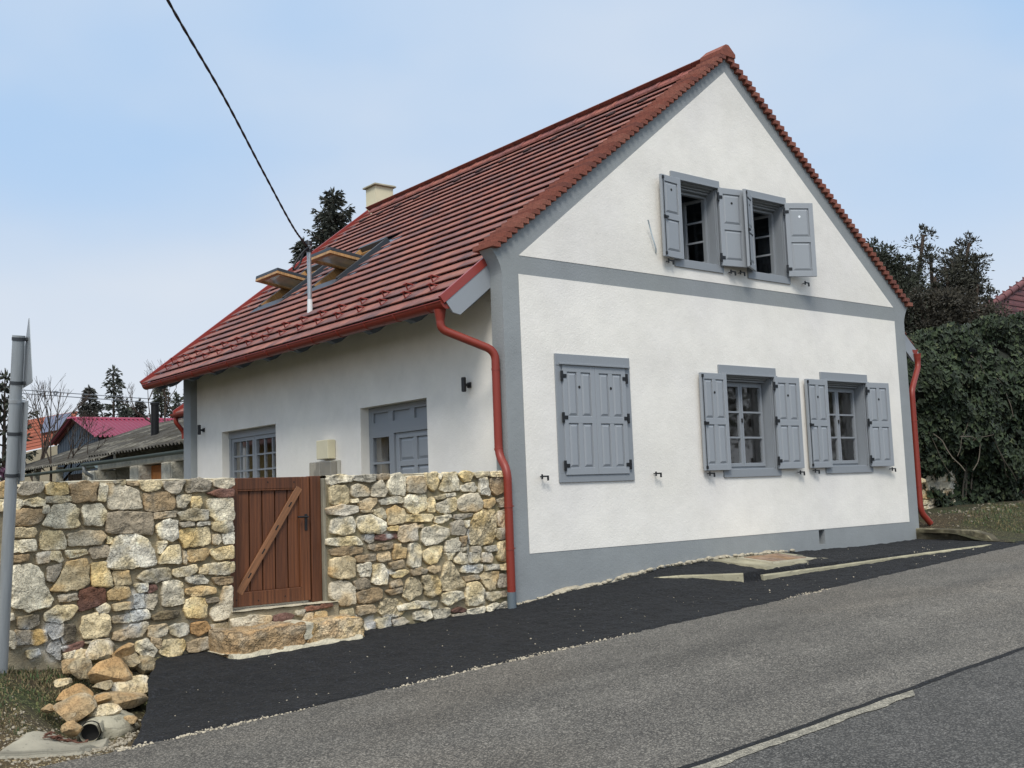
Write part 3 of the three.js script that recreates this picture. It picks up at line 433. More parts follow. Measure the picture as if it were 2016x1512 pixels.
{
  const [z0, z1, y0, y1] = winO, d = -0.12, x0 = z0, x1 = z1, top = y1 - 0.11;
  const fr = mesh('window', sd(join([bx(x0, x0 + 0.07, y0, top, d - 0.07, d), bx(x1 - 0.07, x1, y0, top, d - 0.07, d), bx(x0, x1, top, y1, d - 0.07, d + 0.01), bx(x0 + 0.07, x1 - 0.07, y0, y0 + 0.07, d - 0.07, d)])), M.greyPaint, house);
  const mid = (x0 + x1) / 2 - 0.05;
  for (const [a, b] of [[x0 + 0.07, mid], [mid, x1 - 0.07]]) {
    mesh('casement', sd(join([bx(a + 0.003, a + 0.07, y0 + 0.07, top, d - 0.06, d - 0.01, 0.003), bx(b - 0.07, b - 0.003, y0 + 0.07, top, d - 0.06, d - 0.01, 0.003), bx(a + 0.07, b - 0.07, top - 0.06, top, d - 0.059, d - 0.011), bx(a + 0.07, b - 0.07, y0 + 0.07, y0 + 0.15, d - 0.059, d - 0.011)])), M.greyPaint, fr);
    const gx0 = a + 0.07, gx1 = b - 0.07, gy0 = y0 + 0.15, gy1 = top - 0.06, cw = (gx1 - gx0) / 3, rh = (gy1 - gy0) / 4;
    for (let k = 1; k < 3; k++) mesh('muntin', sd(bx(gx0 + k * cw - 0.012, gx0 + k * cw + 0.012, gy0, gy1, d - 0.055, d - 0.018)), M.greyPaint, fr);
    for (let k = 1; k < 4; k++) mesh('muntin', sd(bx(gx0, gx1, gy0 + k * rh - 0.012, gy0 + k * rh + 0.012, d - 0.054, d - 0.019)), M.greyPaint, fr);
    for (let i = 0; i < 3; i++) for (let k = 0; k < 4; k++) mesh('pane', sd(bx(gx0 + i * cw + 0.012, gx0 + (i + 1) * cw - 0.012, gy0 + k * rh + 0.012, gy0 + (k + 1) * rh - 0.012, d - 0.04, d - 0.035)), M.glass, fr);
  }
}

// roof: boarded deck, tiles, ridge, snow guards
const ZF = -8.80, roofPt = (s, o, side = 0) => { const x = EX + s * CA - o * SA, y = EY + s * SA + o * CA; return [side ? 7.5 - x : x, y]; };
const SL = (RX - EX) / CA;
// the deck is opened where the two skylights sit
const SKY = [{ z0: -5.66, z1: -4.90 }, { z0: -7.47, z1: -6.60 }], SK0 = (0.90 - EX) / CA, SK1 = SK0 + 1.03;
const strips = [[0, SK0, [[-0.205, ZF]]], [SK0, SK1, [[-0.205, SKY[0].z1], [SKY[0].z0, SKY[1].z1], [SKY[1].z0, ZF]]], [SK1, SL, [[-0.205, ZF]]]];
const deckG = []; const slabZ = (s0, s1, za, zb, side) => { const P = [roofPt(s0, -0.09, side), roofPt(s1, -0.09, side), roofPt(s1, -0.003, side), roofPt(s0, -0.003, side)]; const q = ext(side ? P.reverse() : P, Math.min(za, zb), Math.max(za, zb)); return q; };
for (const [a, b, zs] of strips) for (const [za, zb] of zs) deckG.push(slabZ(a, b, za, zb, 0));
deckG.push(slabZ(-0.1, SL, -0.205, ZF, 1));
M.ventDark = mat([44, 26, 24], { roughness: 1 });
const roof = mesh('roof', join(deckG), M.deck, house); tag(roof, 'red and brown flat clay tiled roof');
{
  const r = rng(4711), L = 0.305, th = 0.015, drop = 0.046, gauge = SL / 22.5, W = 0.2495;
  const geos = [0, 1].map((k) => { const g = new RoundedBoxGeometry(L, th, W - 0.0045, 1, 0.005); g.translate(L / 2, th / 2, 0); g.rotateZ(-Math.atan2(drop - 0.004, L)); g.translate(0, drop, 0); const c = g.clone(); uvm(c); const uv = c.attributes.uv; for (let i = 0; i < uv.count; i++) uv.setXY(i, uv.getY(i) + k * 0.37, uv.getX(i) + k * 0.53); return c; });
  const uvShift = geos.flatMap((g) => [0, 1, 2].map((k) => { const c = g.clone(), uv = c.attributes.uv; for (let i = 0; i < uv.count; i++) uv.setXY(i, uv.getX(i) + k * 0.291, uv.getY(i) + k * 0.173); return c; }));
  const all = [];
  for (let i = 0; i < 23; i++) for (let j = 0; j < 34; j++) {
    const s = i * gauge - 0.055, z = -0.335 - j * W - 0.1247 + 0.12; if (z < ZF + 0.1) continue;
    if (s > SL - 0.12) continue;
    let skip = false; for (const k of SKY) if (z + W / 2 > k.z0 - 0.05 && z - W / 2 < k.z1 + 0.05 && s + gauge > SK0 + 0.06 && s < SK1 - 0.0) skip = true; if (skip) continue;
    const [x, y] = roofPt(s, 0), d = Math.hypot(x - EYE.x, y - EYE.y, z - EYE.z); all.push({ x, y, z, d, i, m: Math.floor(Math.min(5.99, 6 * clamp(0.5 + (fbm(j * 0.7, i * 0.5, 3) - 0.5) * 1.3 + (r() - 0.5) * 0.9, 0, 0.999))), g: Math.floor(r() * 6), a: (r() - 0.5) * 0.012, b: (r() - 0.5) * 0.010 });
  }
  all.sort((a, b) => a.d - b.d); const rest = M.tiles.map(() => []);
  all.forEach((t, n) => {
    const e = new THREE.Euler(t.b, t.a, AL + t.b * 0.6, 'ZYX');
    if (n < 300) mesh('roof_tile', uvShift[t.g], M.tiles[t.m], roof, { p: new THREE.Vector3(t.x, t.y, t.z), r: e });
    else { const g = uvShift[t.g].clone(); g.applyMatrix4(new THREE.Matrix4().makeRotationFromEuler(e).setPosition(t.x, t.y, t.z)); rest[t.m].push(g); }
  });
  rest.forEach((list, k) => { if (list.length) tag(mesh('roof_tiles', join(list), M.tiles[k], roof), null, null, null, 'stuff'); });
  const back = []; for (let i = 0; i < 23; i++) for (let j = 0; j < 34; j++) { const s = i * gauge - 0.02; if (s > SL - 0.12) continue; const [x, y] = roofPt(s, 0, 1), g = uvShift[(i * 7 + j * 3) % 6].clone(); g.applyMatrix4(new THREE.Matrix4().makeRotationFromEuler(new THREE.Euler(0, Math.PI, AL, 'YZX')).setPosition(x, y, -0.34 - j * W)); back.push(g); }
  tag(mesh('roof_tiles', join(back), M.tiles[1], roof), null, null, null, 'stuff');
  // ridge
  const rg = ext([[-0.15, -0.118], [0, 0.0], [0.15, -0.118], [0.15, -0.098], [0.03, 0.018], [-0.03, 0.018], [-0.15, -0.098]].map(([x, y]) => [x, y]), -0.22, 0.22), col = ext([[-0.158, -0.118], [0, 0.006], [0.158, -0.118], [0.158, -0.09], [0.032, 0.028], [-0.032, 0.028], [-0.158, -0.09]], 0.16, 0.225), ridgeG = join([rg, col]);
  for (let k = 0; k < 20; k++) mesh('ridge_tile', ridgeG, M.ridge[Math.floor(r() * 3)], roof, { p: new THREE.Vector3(RX, roofTop(RX) + 0.075 + (r() - 0.5) * 0.006, -0.42 - k * 0.415), r: new THREE.Euler(0.012, (r() - 0.5) * 0.012, 0) });
  // vent tiles below the ridge
  const vg = join([bx(-0.012, 0.10, 0.045, 0.078, -0.06, 0.06, 0.006)]);
  for (let k = 0; k < 13; k++) { const [x, y] = roofPt(20 * gauge + 0.02, 0); mesh('vent_tile', vg, M.ventDark, roof, { p: new THREE.Vector3(x, y, -1.02 - 0.6 * k), r: new THREE.Euler(0, 0, AL) }); }
  // snow guards
  const sg = join([pipe([[-0.01, 0.062, 0], [0.005, 0.135, 0], [0.012, 0.135, 0], [0.085, 0.062, 0]], 0.0085, 0.01, 12, 5), bx(-0.015, 0.10, 0.058, 0.064, -0.014, 0.014), pipe([[0.0, 0.128, -0.035], [0.0, 0.128, 0.035]], 0.0085, 0.01, 2, 5)]);
  for (let row = 0; row < 2; row++) for (let k = 0; k < 17; k++) { const z = -0.66 - 0.5 * k - (row ? 0.24 : 0); if (z < -8.6) continue; const [x, y] = roofPt((row ? 2 : 1) * gauge - 0.02, 0.004); mesh('snow_guard', sg, M.redMetal, roof, { p: new THREE.Vector3(x, y, z), r: new THREE.Euler(0, 0, AL) }); }
  // metal verge strips
  M.eaveDark = mat([58, 36, 34]); const strip = (s0, s1, o0, o1, za, zb) => { const P = [roofPt(s0, o0), roofPt(s1, o0), roofPt(s1, o1), roofPt(s0, o1)]; return ext(P, za, zb); };
  mesh('verge_strip', strip(-0.03, SL + 0.05, -0.02, 0.085, ZF - 0.03, ZF + 0.02), M.redMetalBright, roof);
  mesh('verge_strip', strip(-0.05, 0.80, -0.01, 0.075, -0.232, -0.195), M.redMetalBright, roof);
  mesh('eaves_strip', strip(-0.045, 0.02, -0.03, -0.006, ZF, -0.21), mat([58, 36, 34]), roof);
}
// bargeboards, rafter tails, soffit
{
  const board = (s0, s1, o0, o1, za, zb, side) => { const P = [roofPt(s0 + 0.06, o0, side), roofPt(s1, o0, side), roofPt(s1, o1, side), roofPt(s0, o1, side), roofPt(s0, o0 + 0.07, side)]; return ext(side ? P.reverse() : P, za, zb); };
  mesh('bargeboard', board(-0.02, 0.86, -0.215, -0.012, -0.228, -0.2, 0), M.shutter, house);
  mesh('bargeboard', board(-0.16, 0.80, -0.215, -0.012, -0.225, -0.19, 1), M.shutter, house);
  for (let side = 0; side < 2; side++) for (let k = 0; k < 10; k++) {
    const z = -0.30 - 0.885 * k, P = [roofPt(0.10, -0.15, side), roofPt(0.14, -0.215, side), roofPt(0.22, -0.235, side), roofPt(1.0, -0.235, side), roofPt(1.0, -0.088, side), roofPt(0.04, -0.088, side), roofPt(0.05, -0.12, side)];
    mesh('rafter_tail', ext(side ? P.reverse() : P, z - 0.055, z + 0.055), M.rafter, house);
  }
  mesh('rafter_tail', ext([roofPt(0.10, -0.15), roofPt(0.14, -0.215), roofPt(0.22, -0.235), roofPt(5.2, -0.235), roofPt(5.2, -0.088), roofPt(0.04, -0.088)], ZF + 0.03, ZF + 0.13), M.rafter, house);
}
// gutters and downpipes
const GX = -0.553, GY = 3.425;
function halfRing(r1, r0, n = 12) { const p = []; for (let i = 0; i <= n; i++) { const a = Math.PI + Math.PI * i / n; p.push([r1 * Math.cos(a), r1 * Math.sin(a)]); } for (let i = n; i >= 0; i--) { const a = Math.PI + Math.PI * i / n; p.push([r0 * Math.cos(a), r0 * Math.sin(a)]); } return p; }
function gutter(gx, gy, za, zb, side) {
  const prof = halfRing(0.072, 0.068).map(([x, y]) => [gx + x, gy + y]); const out = side ? 1 : -1;
  const g = mesh('gutter', toCreasedNormals(join([ext(prof, zb, za), rod([gx + out * 0.073, gy + 0.002, zb], [gx + out * 0.073, gy + 0.002, za], 0.009, 8)]), 0.7), M.redMetal, house);
  for (const z of [za - 0.003, zb]) mesh('gutter_end', ext([...Array(13)].map((_, i) => { const a = Math.PI + Math.PI * i / 12; return [gx + 0.074 * Math.cos(a), gy + 0.074 * Math.sin(a)]; }), z, z + 0.004), M.redMetal, g);
  for (let k = 0; k < 14; k++) { const z = za - 0.28 - 0.62 * k; if (z < zb + 0.05) break; mesh('gutter_bracket', ext(halfRing(0.078, 0.0725).map(([x, y]) => [gx + x, gy + y]), z - 0.012, z + 0.012), M.redMetal, g); }
  return g;
}
gutter(GX, GY, -0.215, -8.74, 0); gutter(8.06, GY - 0.03, -0.19, -8.74, 1);
{
  const spout = new THREE.CylinderGeometry(0.066, 0.043, 0.12, 16), d1 = [[GX, 3.30, -0.34], [GX, 3.16, -0.34], [-0.056, 2.93, -0.085], [-0.056, 1.86, -0.085], [-0.072, 1.70, 0.065], [-0.076, 0.48, 0.068]];
  spout.translate(GX, 3.30, -0.34);
  const p = mesh('downpipe', join([pipe(d1, 0.043, 0.10, 150, 18), spout]), M.redMetal, house);
  for (const [x, y, z] of [[-0.056, 2.74, -0.085], [-0.056, 1.92, -0.085], [-0.0735, 1.34, 0.0665], [-0.075, 0.92, 0.067]]) { const g = new THREE.CylinderGeometry(0.0465, 0.0465, 0.022, 18); g.translate(x, y, z); mesh('pipe_collar', join([g, rod([x + 0.03, y, z - 0.02], [x + 0.09, y, z - 0.03], 0.006)]), M.redMetal, p); }
  const f = new THREE.CylinderGeometry(0.045, 0.047, 0.30, 18); f.translate(-0.0765, 0.345, 0.068); tag(mesh('pipe_shoe', f, mat([96, 106, 112], { roughness: 0.5 }), p), 'grey foot of the drainpipe');
  const s2 = new THREE.CylinderGeometry(0.06, 0.043, 0.12, 16); s2.translate(8.06, 3.27, -0.16);
  const q = mesh('downpipe', join([pipe([[8.06, 3.28, -0.16], [8.06, 3.13, -0.16], [7.62, 2.75, -0.03], [7.62, 0.98, -0.03], [7.78, 0.80, 0.02]], 0.043, 0.10, 120, 18), s2]), M.redMetal, house);
  for (const y of [2.3, 1.35]) { const g = new THREE.CylinderGeometry(0.0465, 0.0465, 0.022, 18); g.translate(7.62, y, -0.03); mesh('pipe_collar', join([g, rod([7.62, y, -0.03], [7.5, y, -0.05], 0.006)]), M.redMetal, q); }
}
// skylights: centre-pivot roof windows, both tilted open
SKY.forEach((k, n) => {
  const zc = (k.z0 + k.z1) / 2, w = k.z1 - k.z0, L = SK1 - SK0, [ox, oy] = roofPt(SK0, 0), pose = { p: new THREE.Vector3(ox, oy, zc), r: new THREE.Euler(0, 0, AL) };
  const hw = w / 2, m = mesh('skylight', join([bx(-0.02, L + 0.06, 0.0, 0.085, hw - 0.035, hw + 0.012, 0.004), bx(-0.02, L + 0.06, 0.0, 0.085, -hw - 0.012, -hw + 0.035, 0.004), bx(L, L + 0.075, 0.0, 0.10, -hw, hw, 0.004), bx(-0.10, 0.02, 0.03, 0.06, -hw - 0.05, hw + 0.05, 0.004)]), M.anthracite, house, pose);
  mesh('flashing', join([bx(-0.20, -0.06, 0.03, 0.062, -hw - 0.10, hw + 0.06, 0.006)]), M.anthracite, m);
  mesh('lining', join([bx(0.0, L, -0.13, 0.0, hw - 0.05, hw - 0.012), bx(0.0, L, -0.13, 0.078, -hw + 0.035, -hw + 0.06), bx(0.0, 0.04, -0.13, 0.02, -hw + 0.05, hw - 0.05), bx(L - 0.04, L, -0.13, 0.02, -hw + 0.05, hw - 0.05)]), M.pine, m);
  const tilt = -0.80 - n * 0.03, sash = { p: new THREE.Vector3(L * 0.52, 0.075, 0), r: new THREE.Euler(0, 0, tilt) }, h2 = L * 0.50, q = hw - 0.045;
  const frame = (y0, y1, f, mt, nm) => mesh(nm, join([bx(-h2, h2, y0, y1, q - f, q, 0.004), bx(-h2, h2, y0, y1, -q, -q + f, 0.004), bx(-h2, -h2 + f, y0, y1, -q + f, q - f, 0.004), bx(h2 - f, h2, y0, y1, -q + f, q - f, 0.004)]), mt, m, sash);
  frame(-0.042, 0.0, 0.07, M.pine, 'sash'); frame(0.001, 0.05, 0.055, M.anthracite, 'sash_cover');
  mesh('pane', bx(-h2 + 0.065, h2 - 0.065, -0.02, -0.012, -q + 0.065, q - 0.065), M.filmGlass, m, sash);
  mesh('vent_flap', bx(h2 - 0.11, h2 - 0.085, -0.075, -0.055, -q + 0.12, q - 0.12), M.steel, m, sash);
});
// chimney behind the ridge
{ const c = mesh('chimney', bx(3.97, 4.37, 6.0, 7.50, -9.22, -8.86), M.cream, house);
  mesh('chimney_cap', join([bx(3.92, 4.42, 7.50, 7.535, -9.27, -8.81, 0.01), bx(3.94, 4.40, 7.53, 7.545, -9.25, -8.83, 0.006)]), M.concrete, c); }

// rubble of the old foundation showing under the plaster
{
  const r = rng(91), list = [];
  for (let k = 0; k < 200; k++) { const x = 0.02 + 4.5 * r(), s = mix(0.008, 0.028, r() ** 2), g = new THREE.IcosahedronGeometry(s, 1), p = g.attributes.position, sd2 = r() * 90; for (let i = 0; i < p.count; i++) { const q = 0.75 + 0.5 * n3(p.getX(i) * 40 + sd2, p.getY(i) * 40, p.getZ(i) * 40); p.setXYZ(i, p.getX(i) * q * 1.5, p.getY(i) * q * 0.75, p.getZ(i) * q); } g.translate(x, wallBase(x) + 0.012 + 0.02 * r() + (x > 1.2 ? 0.015 : 0), 0.004 + 0.03 * r()); g.computeVertexNormals(); g.deleteAttribute('uv'); list.push(uvm(g)); }
  list.push(uvm(sheet(300, 6, (u, v) => { const x = 0.0 + 4.6 * u, t = Math.max(0, fbm(x * 3.2, 41, 0, 4) * 1.5 - 0.42) * ss(0, 0.3, x) * (1 - ss(4.2, 4.6, x)); return [x, wallBase(x) - 0.02 + (0.03 + 0.075 * t) * v, 0.003 + 0.028 * (1 - v) * (0.4 + fbm(x * 15, v * 2, 5))]; })));
  tag(mesh('foundation_rubble', join(list), mat([204, 197, 182], { map: T.mortar, roughness: 0.97 }), house), 'crumbling pale mortar at the foot of the plinth', null, null, 'stuff');
}
// lamps, meter boxes, loose cable, roof mast
for (const [z, lab] of [[-0.81, 'black cylinder wall lamp beside the red drainpipe'], [-8.07, 'black cylinder wall lamp at the far end of the yard wall']]) {
  const t = thing('wall_lamp', lab, 'wall lamp', [WALLX, 2.6, z], 'black wall lamps on the yard side'), c = new THREE.CylinderGeometry(0.027, 0.027, 0.15, 20); c.translate(WALLX - 0.085, 2.66, z);
  mesh('lamp_body', c, M.black, t); mesh('arm', rod([WALLX - 0.065, 2.655, z], [WALLX - 0.02, 2.655, z], 0.016, 12), M.black, t); mesh('wall_plate', bx(WALLX - 0.024, WALLX - 0.001, 2.625, 2.685, z - 0.03, z + 0.03, 0.005), M.black, t);
  for (const y of [2.584, 2.736]) { const l = new THREE.CylinderGeometry(0.021, 0.021, 0.006, 16); l.translate(WALLX - 0.085, y, z); mesh('lens', l, M.dark, t); }
}
{
  const t = thing('meter_box', 'cream plastic box above clear double meter cabinet on the yard wall', 'meter box', [WALLX, 1.5, -3.94]);
  mesh('upper_box', bx(WALLX - 0.12, WALLX - 0.001, 1.995, 2.245, -4.10, -3.79, 0.012), M.cream, t);
  mesh('cabinet', join([bx(WALLX - 0.05, WALLX - 0.001, 1.35, 1.975, -4.26, -3.66, 0.01)]), mat([176, 172, 160]), t);
  for (const [a, b] of [[-4.25, -3.965], [-3.955, -3.67]]) { mesh('clear_cover', bx(WALLX - 0.15, WALLX - 0.055, 1.37, 1.965, a, b, 0.012), M.clear, t); mesh('meter', bx(WALLX - 0.11, WALLX - 0.05, 1.5, 1.86, a + 0.05, b - 0.05, 0.01), mat([150, 146, 136]), t); }
}
tag(mesh('loose_cable', new THREE.TubeGeometry(new THREE.CatmullRomCurve3([[2.31, 4.20, 0.0], [2.285, 4.235, 0.03], [2.24, 4.31, 0.05], [2.205, 4.40, 0.05], [2.165, 4.50, 0.06], [2.125, 4.555, 0.08]].map((p) => new THREE.Vector3(...p))), 30, 0.009, 8), mat([190, 200, 204], { roughness: 0.5 })), 'short loose grey cable sticking out of the gable plaster', 'cable');
const mastTop = new THREE.Vector3(0.10, 4.94, -4.34);
{
  const b = roofPt((0.10 - EX) / CA, 0.05), t = thing('roof_mast', 'galvanised service mast standing on the tiled roof', 'mast', [0.10, b[1] - 0.1, -4.34]);
  mesh('pole', rod([0.10, b[1] - 0.12, -4.34], mastTop, 0.030, 16), M.steel, t);
  mesh('sleeve', rod([0.10, b[1] - 0.08, -4.34], [0.10, b[1] + 0.17, -4.34], 0.040, 16, 0.034), mat([222, 224, 222], { roughness: 0.5 }), t);
  mesh('mast_cap', rod([0.10, 4.93, -4.34], [0.10, 4.985, -4.34], 0.048, 14, 0.040), M.black, t);
  mesh('clamp', rod([0.10, 4.83, -4.34], [0.10, 4.875, -4.34], 0.042, 14), M.black, t);
  const lp = [[0.09, 4.90, -4.31], [-0.02, 4.82, -4.25], [-0.16, 4.66, -4.20], [-0.225, 4.54, -4.18], [-0.21, 4.53, -4.19], [-0.10, 4.62, -4.24], [-0.01, 4.80, -4.28], [0.06, 4.87, -4.31]];
  mesh('cable_loop', new THREE.TubeGeometry(new THREE.CatmullRomCurve3(lp.map((p) => new THREE.Vector3(...p))), 60, 0.013, 8), M.cable, t);
  const P = [new THREE.Vector3(0.07, 4.90, -4.32), at(580, 452, 13.9), at(520, 342, 12.7), at(440, 190, 11.0), at(330, 0, 9.2), at(214, -230, 7.6), at(120, -480, 6.6)];
  const c1 = new THREE.CatmullRomCurve3(P); const pts = c1.getPoints(260), wire = (ph) => new THREE.TubeGeometry(new THREE.CatmullRomCurve3(pts.map((p, i) => p.clone().add(new THREE.Vector3(0.0045 * Math.cos(i * 0.55 + ph), 0.0045 * Math.sin(i * 0.55 + ph), 0)))), 420, 0.0105, 5);
  tag(mesh('overhead_cable', join([wire(0), wire(Math.PI)]), M.cable), 'twisted black service cable running up to the roof mast', 'cable');
}

